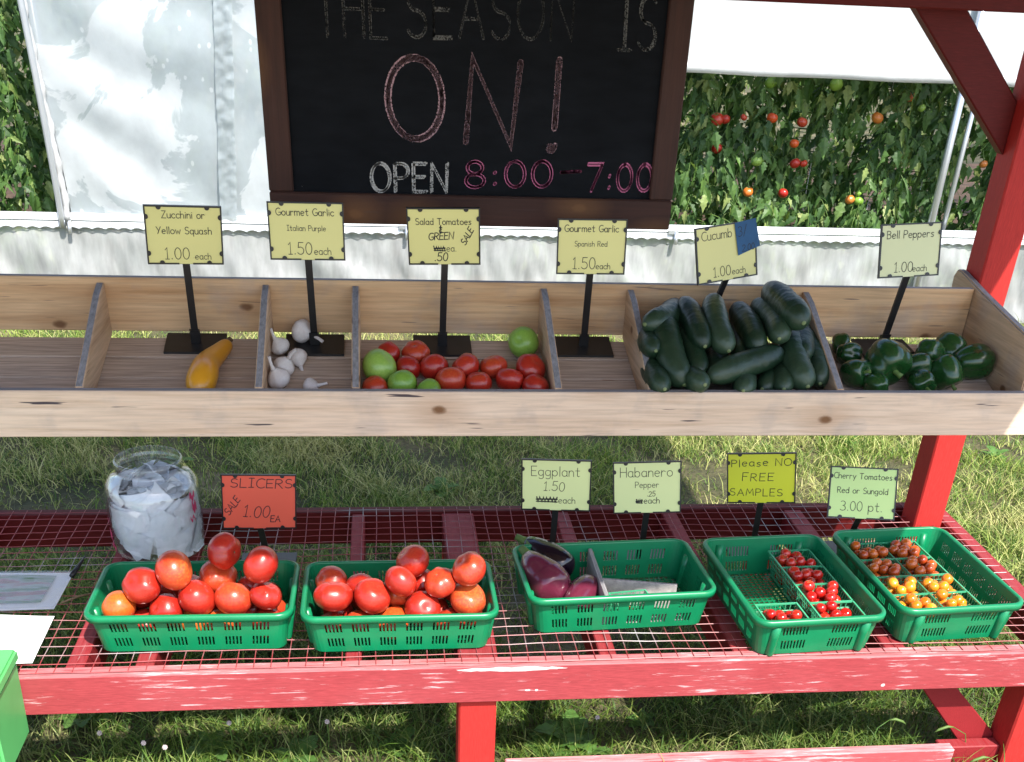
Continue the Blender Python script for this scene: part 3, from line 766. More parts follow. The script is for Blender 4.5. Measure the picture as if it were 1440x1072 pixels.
def scribble(k, x0, x1, y0, y1, th, n=9):
    k.new()
    k.stroke([(x0 + (x1 - x0) * i / n + random.uniform(-.001, .001), (y0 if i % 2 else y1) + random.uniform(-.0008, .0008)) for i in range(n + 1)], th)
    k.stroke([(x0, (y0 + y1) / 2), (x1, (y0 + y1) / 2 + .001)], th * 1.2); k.stroke([(x0, y0 + .001), (x1, y0)], th)
T1, T2 = .0014, .0019
def ink_zucchini(k, w, h):
    k.text('Zucchini or', 0, h * .58, .0140, T1); k.text('Yellow Squash', 0, h * .05, .0140, T1)
    k.text('1.00', -w * .22, -h * .82, .0235, T1); k.text('each', w * .46, -h * .82, .0130, .0012)
def ink_italian(k, w, h):
    k.text('Gourmet Garlic', -w * .02, h * .54, .0138, T1); k.text('Italian Purple', 0, h * .02, .0105, .0010)
    k.text('1.50', -w * .20, -h * .80, .0235, T1); k.text('each', w * .40, -h * .80, .0140, .0012)
def ink_salad(k, w, h):
    k.text('Salad Tomatoes', 0, h * .42, .0128, T1); k.text('&', -w * .08, h * .14, .0135, T2)
    k.text('GREEN', -w * .08, -h * .10, .0145, T2, .05, .15); k.text('SALE', w * .70, -h * .05, .0130, T2, 1.05, .25)
    scribble(k, -w * .28, w * .02, -h * .50, -h * .34, .0024); k.text('ea.', w * .20, -h * .52, .0135, .0012)
    k.text('.50', -w * .10, -h * .86, .0175, T2, 0, .12)
def ink_spanish(k, w, h):
    k.text('Gourmet Garlic', -w * .02, h * .54, .0136, T1); k.text('Spanish Red', -w * .02, h * .02, .0105, .0010)
    k.text('1.50', -w * .20, -h * .80, .0235, T1); k.text('each', w * .36, -h * .80, .0125, .0012)
def ink_cucumber(k, w, h):
    k.text('Cucumb', -w * .30, h * .52, .0185, T1); k.text('1.00', -w * .18, -h * .82, .0210, T1); k.text('each', w * .38, -h * .82, .0135, .0012)
def ink_bell(k, w, h):
    k.text('Bell Peppers', -w * .02, h * .46, .0160, T1); k.text('1.00', -w * .18, -h * .80, .0210, T1); k.text('each', w * .36, -h * .80, .0135, .0012)
def ink_slicers(k, w, h):
    k.text('SLICERS', w * .06, h * .52, .0215, T2, 0, .08, .06, .2, 1.3); k.text('SALE', -w * .66, -h * .22, .0165, T2, .95, .2, .05)
    k.text('1.00', -w * .10, -h * .58, .0280, T2, -.05, .15, .05); k.text('EA', w * .42, -h * .74, .0155, T2, 0, .1, .05)
def ink_eggplant(k, w, h):
    k.text('Eggplant', -w * .02, h * .36, .0240, T1); k.text('1.50', -w * .06, -h * .22, .0235, T1, 0, .08, .05)
    scribble(k, -w * .56, w * .04, -h * .66, -h * .46, .0030, 12); k.text('each', w * .32, -h * .70, .0160, T1)
def ink_habanero(k, w, h):
    k.text('Habanero', -w * .02, h * .42, .0235, T1); k.text('Pepper', 0, h * .0, .0145, .0012); k.text('.25', w * .12, -h * .34, .0125, .0013, 0, .05, .05)
    scribble(k, -w * .32, -w * .14, -h * .60, -h * .46, .0030, 6); k.text('each', w * .14, -h * .62, .0150, T1)
def ink_please(k, w, h):
    k.text('Please NO', 0, h * .48, .0180, .0017, .02, .02, .06, .24, 1.25); k.text('FREE', -w * .10, -h * .10, .0195, .0017, 0, .06, .05, .3, 1.25)
    k.text('SAMPLES', -w * .15, -h * .70, .0175, .0017, -.01, .03, .06, .26, 1.25)
def ink_cherry(k, w, h):
    k.text('Cherry Tomatoes', -w * .02, h * .54, .0140, T1); k.text('Red or Sungold', 0, h * -.02, .0142, T1); k.text('3.00 pt.', 0, -h * .70, .0230, T1)

UP = 'price signs standing in the crate bins'
def up(px, py): p = on_floor(px, py); return (p.x, p.y, p.z)
price_sign('pale yellow Zucchini or Yellow Squash price sign behind the squash', [(202, 289), (311, 291), (316, 373), (208, 372)], None, up(276, 484), .055, 'card_yellow', ink_zucchini, UP, None, True)
price_sign('pale yellow Italian Purple garlic price sign in the garlic bin', [(375.6, 283.6), (482, 286), (487, 367), (380, 366)], None, up(443, 487), .055, 'card_yellow', ink_italian, UP, None, True)
price_sign('pale yellow Salad Tomatoes and GREEN price sign with handwritten SALE', [(572, 293), (674, 293), (677, 373), (574, 373)], None, up(622, 488), .055, 'card_yellow', ink_salad, UP, None, True)
price_sign('pale yellow Spanish Red garlic price sign in the empty bin', [(784.7, 308), (883, 309), (878, 387), (782, 386)], None, up(820, 489), .055, 'card_yellow', ink_spanish, UP, None, True)
cs, cfn, cw, ch = price_sign('tilted pale yellow cucumber price sign with a blue note stuck on it', [(977, 322), (1063, 309), (1065, 387), (982, 402)], None, up(985, 478), .045, 'card_yellow', ink_cucumber, UP, None, True, .30)
def note():
    pl = [(cw * .28, ch * .98), (cw * .98, ch * 1.05), (cw * 1.10, ch * .05), (cw * .36, -ch * .18)]
    o = MB().prism(pl, lambda a, b, d: cfn(a, b, d), .0026, .0034).build('paper_note', 'blue_note', cs)
    k = Ink(); k.text('3/', cw * .52, ch * .50, .020, .0013, .1, .1); k.text('2.00', cw * .70, -ch * .05, .0135, .0013, .05, .1)
    k.obj('lettering', 'ink', o, lambda a, b: cfn(a, b, .0038))
note()
price_sign('sage yellow Bell Peppers price sign behind the green peppers', [(1240, 315.5), (1325, 313), (1320, 387), (1234.5, 393)], None, up(1240, 488), .050, 'card_sage', ink_bell, UP, None, True, .15)
LO = 'price signs standing on the wire shelf'
def low(px, py, y): p = at_y(px, py, y); return (p.x, y, ZS + .003)
price_sign('bright red SLICERS price sign beside the glass jar', [(310.5, 668), (417, 668), (417.5, 744), (313.5, 744)], None, low(378, 790, 2.35), .03, 'card_red', ink_slicers, LO)
price_sign('pale yellow Eggplant price sign with a scribbled out price', [(734, 646), (832, 648), (830, 720), (732, 717)], None, low(776, 770, 2.35), .02, 'card_green', ink_eggplant, LO)
price_sign('pale green Habanero Pepper price sign', [(862, 651), (957.6, 648.6), (958, 721), (862, 723)], None, low(902, 770, 2.35), .02, 'card_green', ink_habanero, LO)
price_sign('bright yellow handwritten Please NO FREE SAMPLES sign', [(1022, 638), (1120, 637), (1118, 708), (1022, 708)], None, low(1058, 770, 2.37), .03, 'card_bright', ink_please, LO)
price_sign('light green Cherry Tomatoes price sign standing between two trays', [(1168, 655), (1264, 660), (1257, 732), (1163, 728)], (1210, 725), (at_y(1180, 800, 2.375).x, 2.375, ZS + .003), .06, 'card_mint', ink_cherry, LO)

# ================================================================== GREEN TRAYS
def rrect(a, b, c, cuts_x, cuts_y, n=5):
    """closed outline of a rounded rectangle; extra points at cuts on the straight sides. returns points and per-point (side, pos)"""
    P = []
    def side(p0, p1, cuts, sid):
        L = math.dist(p0, p1); ts = sorted(set([0.0] + [max(0, min(1, (q + L / 2) / L)) for q in cuts]))
        for t in ts: P.append(((p0[0] + (p1[0] - p0[0]) * t, p0[1] + (p1[1] - p0[1]) * t), sid, t * L - L / 2))
    def corner(cx, cy, a0):
        for i in range(n): an = rad(a0 + 90 * i / n); P.append(((cx + c * math.cos(an), cy + c * math.sin(an)), -1, 0))
    side((-a + c, -b), (a - c, -b), cuts_x, 0); corner(a - c, -b + c, -90)
    side((a, -b + c), (a, b - c), cuts_y, 1); corner(a - c, b - c, 0)
    side((a - c, b), (-a + c, b), cuts_x, 2); corner(-a + c, b - c, 90)
    side((-a, b - c), (-a, -b + c), cuts_y, 3); corner(-a + c, -b + c, 180)
    return P
def slots(L, groups, per, pitch=.0078, wd=.0042):
    out = []
    for g in range(groups):
        c0 = (g + .5) / groups * L - L / 2
        for k in range(per):
            m = c0 + (k - (per - 1) / 2) * pitch; out.append((m - wd / 2, m + wd / 2))
    return out
def make_tray(label, center, ang, LX, LY, group, H=.092, gx=(6, 5), gy=(2, 8)):
    t = thing('produce_tray', label, 'tray', (center[0], center[1], ZS + .003), group)
    t.rotation_euler = (0, 0, rad(ang)); ORI[t.name] = Vector((0, 0, 0))
    a, b, c = LX / 2 - .011, LY / 2 - .011, .026; tp = .013
    sx, sy = slots((a - c) * 2, *gx), slots((b - c) * 2, *gy)
    cx_, cy_ = [q for s in sx for q in s], [q for s in sy for q in s]
    top = rrect(a, b, c, cx_, cy_)
    levels = [0, .012, .036, .050, .074, H]
    hole = (1, 3); m = len(top)
    mb = MB(); vs = []
    for z in levels:
        k = 1 - z / H
        for (x, y), sd, q in top: vs.append((x - tp * k * x / a, y - tp * k * y / b, z + .0))
    fs = []
    for li in range(len(levels) - 1):
        for i in range(m):
            j = (i + 1) % m; sd = top[i][1]
            if li in hole and sd >= 0 and top[j][1] == sd:
                mid = (top[i][2] + top[j][2]) / 2
                if any(s0 - 1e-6 < mid < s1 + 1e-6 for s0, s1 in (sx if sd in (0, 2) else sy)): continue
            fs.append((li * m + i, li * m + j, (li + 1) * m + j, (li + 1) * m + i))
    mb.add(vs, fs); wl = mb.build('wall', 'green_tray', t)
    md = wl.modifiers.new('thickness', 'SOLIDIFY'); md.thickness = .0026; md.offset = 0
    # rim
    ring = [p for p, _, _ in rrect(a, b, c, [], [], 6)]; r = MB(); m2 = len(ring)
    def off(p, d):
        x, y = p; k = math.hypot(max(abs(x) - a + c, 0), max(abs(y) - b + c, 0)) or 1
        return x + d * math.copysign(max(abs(x) - a + c, 0), x) / k, y + d * math.copysign(max(abs(y) - b + c, 0), y) / k
    prof = [(-.001, H - .004), (-.0005, H + .0025), (.004, H + .004), (.0095, H + .002), (.0105, H - .003), (.0095, H - .013), (.0065, H - .013), (.0015, H - .004)]
    rv = [(*off(p, d), z - .004 * (1 if False else 0)) for d, z in prof for p in ring]; k = len(prof)
    r.add(rv, [(i * m2 + j, i * m2 + (j + 1) % m2, ((i + 1) % k) * m2 + (j + 1) % m2, ((i + 1) % k) * m2 + j) for i in range(k) for j in range(m2)])
    r.build('rim', 'green_tray', t, True)
    # slotted floor
    fx, fy = a - tp - .006, b - tp - .006; f = MB()
    def cells(Lh, n): 
        e = [-Lh]; st = 2 * Lh / n
        for i in range(n): e += [-Lh + i * st + st * .28, -Lh + (i + 1) * st]
        return e
    ex, ey = cells(fx, 30 if LX > LY else 20), cells(fy, 18 if LX > LY else 28)
    f.add([(x, y, .004) for y in ey for x in ex], [(j * len(ex) + i, j * len(ex) + i + 1, (j + 1) * len(ex) + i + 1, (j + 1) * len(ex) + i)
          for j in range(len(ey) - 1) for i in range(len(ex) - 1) if not (i % 2 == 1 and j % 2 == 1)])
    fo = f.build('base', 'green_tray', t); md = fo.modifiers.new('thickness', 'SOLIDIFY'); md.thickness = .003; md.offset = 0
    e = MB(); ring0 = [p for p, _, _ in rrect(a - tp, b - tp, c, [], [], 5)]; ring1 = [p for p, _, _ in rrect(fx, fy, c * .9, [], [], 5)]
    n_ = len(ring0); e.add([(x, y, .003) for x, y in ring0] + [(x, y, .0055) for x, y in ring1], [(i, (i + 1) % n_, (i + 1) % n_ + n_, i + n_) for i in range(n_)])
    e.build('base_edge', 'green_tray', t)
    # stacking lugs at the short ends
    short_x = LX > LY
    for s1 in (-1, 1):
        for s2 in (-1, 1):
            if short_x: px_, py_ = s1 * a, s2 * (b - c - .030)
            else: px_, py_ = s1 * (a - c - .014), s2 * b
            nx_, ny_ = (s1, 0) if short_x else (0, s2)
            pts = []
            for z, k_ in ((-.001, 1.0), (.004, 1.0), (.05, .45), (H - .012, .05)):
                pts.append((px_ - nx_ * tp * k_ + nx_ * .001, py_ - ny_ * tp * k_ + ny_ * .001, z))
            MB().tube(pts, [.0085, .0105, .0105, .0105], 12).build('lug', 'green_tray', t, True)
    return t
GT = 'green plastic trays on the wire shelf'
tray1 = make_tray('green slotted tray heaped with slicing tomatoes next to the jar', (-.423, 2.060), -.5, .428, .250, GT)
tray2 = make_tray('green slotted tray of tomatoes between the SLICERS tray and the eggplant tray', (.012, 2.046), .3, .420, .258, GT)
tray3 = make_tray('green slotted tray with eggplants and wooden dividers', (.498, 2.120), 3.4, .432, .272, GT)
tray4 = make_tray('green slotted tray half empty with red cherry tomatoes', (.905, 2.072), 3.5, .308, .405, GT, gx=(2, 8), gy=(6, 5))
tray5 = make_tray('green slotted tray with pints of orange cherry tomatoes', (1.244, 2.108), 3.6, .306, .402, GT, gx=(2, 8), gy=(6, 5))

# ================================================================== PRODUCE
def settle(P, Rr, bounds, floor, it=160, g=.0012, pull=.02):
    """sphere heap: bounds (x0,x1,y0,y1), floor(y) height"""
    P = np.array(P, float); P0 = P.copy(); Rr = np.array(Rr); n = len(P)
    S2 = Rr[:, None] + Rr[None, :]
    fl = np.vectorize(floor)
    for k in range(it):
        P[:, 2] -= g * (1 - k / it * .6)
        P[:, :2] += (P0[:, :2] - P[:, :2]) * pull
        for _ in range(3):
            d = P[:, None] - P[None]; L = np.sqrt((d ** 2).sum(-1)) + 1e-9; ov = np.maximum(S2 * .97 - L, 0); np.fill_diagonal(ov, 0)
            P += (d / L[..., None] * (ov * .5)[..., None]).sum(1) * .6
            P[:, 0] = np.clip(P[:, 0], bounds[0] + Rr, bounds[1] - Rr); P[:, 1] = np.clip(P[:, 1], bounds[2] + Rr, bounds[3] - Rr)
            P[:, 2] = np.maximum(P[:, 2], fl(P[:, 1]) + Rr)
    return [Vector(p) for p in P]

def tomato_mesh(name, lob=5, flat=.84, dep=.05, n=28, m=16, seed=0):
    mb = MB(); rs = random.Random(seed); ph = rs.uniform(0, 6); am = rs.uniform(.6, 1.2)
    prof = []
    for i in range(m + 1):
        th = math.pi * i / m; r = math.sin(th); z = math.cos(th) * flat
        if th < .75: z -= .16 * (1 - th / .75) ** 2
        if th > 2.7: z += .04 * ((th - 2.7) / .44) ** 2
        prof.append((max(r, .004), z))
    def mod(a, z): 
        k = max(0, z / flat * .5 + .5)
        return 1 + dep * am * k * (math.cos(lob * a + ph) * .6 + .4 * math.cos((lob + 2) * a + ph * 2)) + .018 * math.cos(2 * a + ph)
    mb.lathe(prof[::-1], n, (0, 0, 0), mod); me = mb.mesh(name); me.polygons.foreach_set('use_smooth', [True] * len(me.polygons)); return me
def scar_mesh():
    mb = MB(); mb.lathe([(.13, -.05), (.11, .0), (.06, .012), (.004, .008)], 9)
    me = mb.mesh('stem_scar'); me.materials.append(MATS['dry_stick']); return me
def calyx_mesh():
    mb = MB()
    for k in range(5):
        a = 2 * math.pi * k / 5; c, s_ = math.cos(a), math.sin(a)
        mb.add([(-s_ * .05, c * .05, .03), (s_ * .05, -c * .05, .03), (c * .35 + s_ * .05, s_ * .35 - c * .05, .06), (c * .62, s_ * .62, .17), (c * .35 - s_ * .05, s_ * .35 + c * .05, .06)], [(0, 1, 2, 3, 4)])
    mb.tube([(0, 0, 0), (.03, .02, .2)], .045, 6); me = mb.mesh('calyx'); me.materials.append(MATS['stem_green']); return me
TM = [tomato_mesh('tomato', 5, .86, .06, 30, 18, 1), tomato_mesh('tomato', 6, .82, .085, 30, 18, 2), tomato_mesh('tomato', 4, .92, .04, 30, 18, 3)]
SCAR, CALYX = scar_mesh(), calyx_mesh()
SMALL = tomato_mesh('cherry', 3, .96, .012, 16, 10, 5)
def with_mat(me, mat):
    c = me.copy(); c.materials.clear(); c.materials.append(MATS[mat]); return c
TMM = {(i, m): with_mat(TM[i], m) for i in range(3) for m in ('tomato_red', 'tomato_orange', 'tomato_green')}
CH = {m: with_mat(SMALL, m) for m in ('cherry_red', 'cherry_gold', 'cherry_gold_shaded')}
def put_tomato(me, p, r, label, cat, group, sub=SCAR, subname='stem_scar', rot=None, name='tomato'):
    o = bpy.data.objects.new(name, me); COL.objects.link(o); o.location = p; o.scale = (r, r, r)
    o.rotation_euler = rot or (random.gauss(0, .55), random.gauss(0, .55), random.uniform(0, 6.3)); tag(o, label, cat, group)
    if sub:
        c = bpy.data.objects.new(subname, sub); COL.objects.link(c); c.parent = o; c.location = (0, 0, .665 if sub is SCAR else .78)
    return o
def heap(vis, tray, label, group, bounds, floor, fillers, r0, orange=()):
    P, Rr, meta = [], [], []
    for k, (x, y, rp, lay) in enumerate(vis):
        r = (rp * .45 + 24.5 * .55) / 640.0; lay = max(lay, 1) if y < 862 else lay; z = floor(2.0) + (r0, r0 + .060, r0 + .105)[lay]
        q = at_z(x, y, z); P.append((q.x, q.y, z)); Rr.append(r); meta.append('tomato_orange' if k in orange else 'tomato_red')
    for x, y in fillers: P.append((x, y, floor(y) + r0)); Rr.append(r0 * .97); meta.append('tomato_red' if random.random() < .88 else 'tomato_orange')
    for k, p in enumerate(settle(P, Rr, bounds, floor, 320, .0011, .05)):
        put_tomato(TMM[(random.randrange(3), meta[k])], p, Rr[k] * 1.02, label, 'tomato', group)
V1 = [(165.6, 855, 21, 0), (199.5, 827, 24, 1), (205.6, 857, 26, 1), (243.5, 816, 27, 2), (275, 795, 21, 2), (316, 800, 24, 2), (288, 837, 25, 1), (271, 862, 26, 1),
      (346, 829, 22, 1), (345, 856, 26, 1), (385, 820, 26, 2), (386, 858, 19, 0), (233, 847, 20, 0), (309.5, 866, 20, 0), (312.6, 851, 18, 0), (238, 864, 19, 0), (381, 872, 19, 0)]
V2 = [(461.6, 820, 22, 1), (468, 847, 26, 1), (494.6, 824, 19, 1), (529, 824.5, 25, 2), (508, 855, 21, 1), (548, 860, 22, 1), (560.6, 846, 19, 0), (571.6, 833, 20, 1), (576, 799, 24, 2),
      (607, 819, 20, 1), (601.6, 851, 25, 1), (637.7, 800, 24, 2), (635.5, 841, 20, 1), (666, 820, 23, 2), (670.7, 853, 25, 1), (633, 868, 18, 0), (459, 869, 18, 0)]
TF = lambda y: ZS + .0095
heap(V1, tray1, 'ripe slicing tomato in the green tray next to the jar', 'tomatoes in the tray next to the jar', (-.611, -.235, 1.962, 2.158), TF,
     [(-.57 + .073 * i, y) for i in range(5) for y in (2.03, 2.10)], .033, (0, 14))
heap(V2, tray2, 'ripe slicing tomato in the green tray beside the eggplant tray', 'tomatoes in the tray beside the eggplants', (-.172, .196, 1.945, 2.147), TF,
     [(-.135 + .073 * i, y) for i in range(5) for y in (2.015, 2.085)], .033, (5,))

def bin_tomatoes():
    V = [(546, 504, 17, 0), (585, 503, 19, 0), (572, 525, 17, 0), (607, 526, 19, 0), (629, 537, 20, 0), (654, 527, 20, 0), (693, 526, 19, 0), (670, 545, 18, 0), (713, 537, 19, 0), (746, 528, 21, 0), (525, 548, 17, 0), (758, 548, 18, 0)]
    Gn = [(531, 526, 23.5), (568, 548, 20), (735, 488, 21.5), (606, 552, 17)]
    P, Rr, meta = [], [], []
    for x, y, rp, _ in V: q = on_floor(x, y + rp * .75); r = rp / 606; P.append((q.x, q.y, q.z + r)); Rr.append(r); meta.append('tomato_red')
    for x, y, rp in Gn: q = on_floor(x, y + rp * .75); r = rp / 606; P.append((q.x, q.y, q.z + r)); Rr.append(r); meta.append('tomato_green')
    Q = settle(P, Rr, (-.058, .347, 2.186, 2.48), lambda y: floor_z(y) + .001, 120, .001, .05)
    k = 0
    for p, r, m in zip(Q, Rr, meta):
        if m == 'tomato_green':
            lab = ('large green tomato at the garlic end of the salad tomato bin', 'green tomato low behind the front board of the salad tomato bin', 'green tomato alone at the back of the salad tomato bin', 'green tomato low behind the front board of the salad tomato bin')[k]; k += 1
            put_tomato(TMM[(2, m)], p, r, lab, 'tomato', 'green tomatoes in the salad tomato bin')
        else: put_tomato(TMM[(random.randrange(3), m)], p, r, 'small red salad tomato in the crate bin', 'tomato', 'red salad tomatoes in the crate')
bin_tomatoes()

def cucumbers():
    proto = {}
    def mesh(bend, seed, L=.20, R=.0275):
        rs = random.Random(seed); mb = MB(); n, m = 26, 46; pts = []; rr = []
        for i in range(m + 1):
            t = i / m; x = (t - .5) * L; e = abs(2 * t - 1)
            r = R * max(.10, (1 - e ** 5.0) ** .5) * (.90 + .10 * math.sin(t * 3.1)) * (1 + .02 * math.sin(t * 14 + seed))
            if t > .93: r *= 1 - (t - .93) * 3
            pts.append((x, bend * (1 - (2 * t - 1) ** 2), .0)); rr.append(r)
        mb.tube(pts, rr, n)
        for k, v in enumerate(mb.v):
            q = Vector(v); c = Vector(pts[min(k // n, m)]); d = q - c
            if d.length > .006: d *= 1 + .03 * noise.noise(q * 80 + Vector((seed * 7, 0, 0))) + .10 * max(0, noise.noise(q * 210 + Vector((seed, 3, 0))) - .12) + .018 * math.cos(3 * math.atan2(d.z, d.y))
            mb.v[k] = tuple(c + d)
        me = mb.mesh('cucumber'); me.materials.append(MATS['cucumber_skin']); me.polygons.foreach_set('use_smooth', [True] * len(me.polygons)); return me
    MS = [mesh(.006, 1), mesh(-.012, 2), mesh(.018, 3), mesh(.0, 4)]
    tip = MB(); tip.lathe([(.004, 0), (.0042, .0015), (.0025, .003), (.0003, .0032)], 8); tipm = tip.mesh('blossom_end'); tipm.materials.append(MATS['cucumber_tip'])
    def put(ax, ay, Ya, bx, by, L, r, mi, label):
        A = at_y(ax, ay, Ya); best = None
        for Yb in np.linspace(2.16, 2.50, 171):
            B = at_y(bx, by, float(Yb)); e = abs((B - A).length - (L - .02)) + (0.5 if Yb > Ya + .02 else 0)
            if B.z < floor_z(B.y) + r * .9: e += 8 * (floor_z(B.y) + r * .9 - B.z)
            if best is None or e < best[0]: best = (e, B)
        B = best[1]; d = B - A; c = (A + B) / 2
        o = bpy.data.objects.new('cucumber', MS[mi]); COL.objects.link(o)
        x = d.normalized(); up_ = Vector((0, -.3, 1)); z = (up_ - x * up_.dot(x)).normalized(); y = z.cross(x)
        s = (d.length + .02) / .20; k = r / .0275
        M = Matrix(((x.x * s, y.x * k, z.x * k, c.x), (x.y * s, y.y * k, z.y * k, c.y), (x.z * s, y.z * k, z.z * k, c.z), (0, 0, 0, 1)))
        o.matrix_world = M; tag(o, label, 'cucumber', 'cucumbers piled in the crate bin')
        t = bpy.data.objects.new('blossom_end', tipm); COL.objects.link(t); t.parent = o; t.location = (.0985, 0, 0); t.rotation_euler = (0, math.pi / 2, 0)
    U = 'dark green cucumber under the top layer of the pile'
    # lower layers
    for a in [(915, 466, 2.43, 922, 492), (919, 505, 2.34, 934, 545), (1029, 455, 2.45, 1037, 505), (1004, 485, 2.40, 1010, 530), (1100, 505, 2.36, 1102, 545), (1078, 505, 2.38, 1072, 545),
              (1058, 470, 2.42, 1064, 515), (975, 480, 2.42, 975, 515), (1150, 480, 2.42, 1160, 540), (965, 520, 2.33, 990, 540), (1120, 455, 2.44, 1128, 500), (1040, 520, 2.34, 1045, 548), (945, 460, 2.45, 950, 505)]:
        put(a[0], a[1], a[2], a[3], a[4], .19, .027, random.randrange(4), U)
    W = [((946, 431, 2.47, 909, 455), .19, .031, 2, 'pale dusty cucumber leaning on the Spanish Red bin divider'),
         ((938, 452, 2.36, 961, 537), .20, .033, 1, 'large dark cucumber lying with its tip at the front board'),
         ((953, 455, 2.39, 984, 525), .20, .026, 0, 'dark cucumber tucked beside the large front cucumber'),
         ((962, 426, 2.43, 990, 484), .19, .029, 3, 'cucumber resting just left of the sign stem'),
         ((1005, 422, 2.42, 1024, 490), .20, .030, 1, 'cucumber lying straight below the tilted price sign'),
         ((1035, 434, 2.44, 1064, 487), .19, .029, 0, 'cucumber on top in the middle of the pile'),
         ((1061, 429, 2.44, 1094, 474), .19, .029, 2, 'cucumber between the pile middle and the topmost cucumber'),
         ((1082, 408, 2.45, 1128, 452), .20, .034, 3, 'topmost thick pale cucumber rising above the back board'),
         ((1116, 474, 2.36, 1135, 540), .19, .033, 1, 'thick cucumber standing at the front beside the pepper bin divider'),
         ((1133, 472, 2.40, 1152, 536), .19, .029, 0, 'cucumber pressed against the pepper bin divider'),
         ((1096, 497, 2.285, 1000, 529), .215, .029, 3, 'cucumber lying crosswise over the front of the pile')]
    for (ax, ay, Y, bx, by), L, r, mi, lab in W: put(ax, ay, Y, bx, by, L, r, mi, lab)
cucumbers()

def peppers():
    def mesh(seed, lob=4):
        rs = random.Random(seed); mb = MB(); n, m = 40, 22; ph = rs.uniform(0, 6); prof = []
        for i in range(m + 1):
            th = math.pi * i / m; z = math.cos(th); r = math.sin(th) ** .72; r *= 1 + .12 * z
            if th < .7: z -= .28 * (1 - th / .7) ** 1.5
            if th > 2.5: z += .16 * ((th - 2.5) / .64) ** 1.5
            prof.append((max(r, .004) * .92, z))
        def mod(a, z):
            c = math.sqrt(math.cos(lob * (a + ph) / 2 + .25 * math.sin(z * 2 + seed)) ** 2 + .03); return .82 + .21 * c + .03 * math.sin(a + seed + z)
        mb.lathe(prof[::-1], n, (0, 0, 0), mod)
        me = mb.mesh('bell_pepper'); me.materials.append(MATS['pepper_skin']); me.polygons.foreach_set('use_smooth', [True] * len(me.polygons)); return me
    st = MB(); st.tube([(0, 0, .55), (.02, .01, .80), (.06, .03, 1.02), (.13, .05, 1.18)], [.20, .11, .095, .12], 9); sm = st.mesh('stem'); sm.materials.append(MATS['stem_green'])
    sm.polygons.foreach_set('use_smooth', [True] * len(sm.polygons))
    MS = [mesh(1), mesh(2, 3), mesh(5)]
    L = [((1244, 517), 31, .9, (2.0, .3, .4), 0, 'big glossy green bell pepper in the middle of the pepper bin'), ((1284, 518), 20, 1.0, (1.2, .5, 1.3), 1, 'small green bell pepper tucked behind the big one'),
         ((1303, 508), 22, 1.0, (2.4, .2, 2.3), 0, 'green bell pepper in the cluster next to the sign foot'), ((1324, 499), 22, 1.0, (2.0, -.6, .3), 2, 'green bell pepper set furthest back in the cluster'),
         ((1325, 530), 23, 1.0, (2.5, .3, .9), 1, 'green bell pepper at the front board by the sunlit end'), ((1360, 516), 24, 1.15, (.2, 1.45, .2), 2, 'long green bell pepper with its stem towards the end panel'),
         ((1189, 502), 17, 1.0, (1.9, .4, 1.9), 0, 'small green bell pepper against the cucumber divider'), ((1200, 530), 20, 1.0, (1.3, .1, .5), 1, 'green bell pepper low at the cucumber divider'),
         ((1180, 490), 14, 1.0, (1.0, .4, 2.5), 2, 'smallest green bell pepper in the back by the divider'), ((1290, 545), 19, 1.0, (1.8, .9, .3), 0, 'green bell pepper mostly hidden behind the front board'),
         ((1228, 548), 17, 1.0, (1.6, .4, 3.3), 2, 'green bell pepper mostly hidden behind the front board')]
    P, Rr = [], []
    for (x, y), rp, el, ro, mi, lab in L:
        r = rp / 560; q = on_floor(x, y + rp * .7); P.append((q.x, q.y, q.z + r * .95)); Rr.append(r * .92)
    for p, ((x, y), rp, el, ro, mi, lab) in zip(settle(P, Rr, (.993, 1.398, 2.186, 2.48), lambda y: floor_z(y) + .001, 100, .001, .06), L):
        o = bpy.data.objects.new('bell_pepper', MS[mi]); COL.objects.link(o); r = rp / 560; o.location = p; o.scale = (r, r, r * el); o.rotation_euler = ro
        tag(o, lab, 'bell pepper', 'green bell peppers in the crate'); c = bpy.data.objects.new('stem', sm); COL.objects.link(c); c.parent = o; c.location = (0, 0, -.08)
peppers()

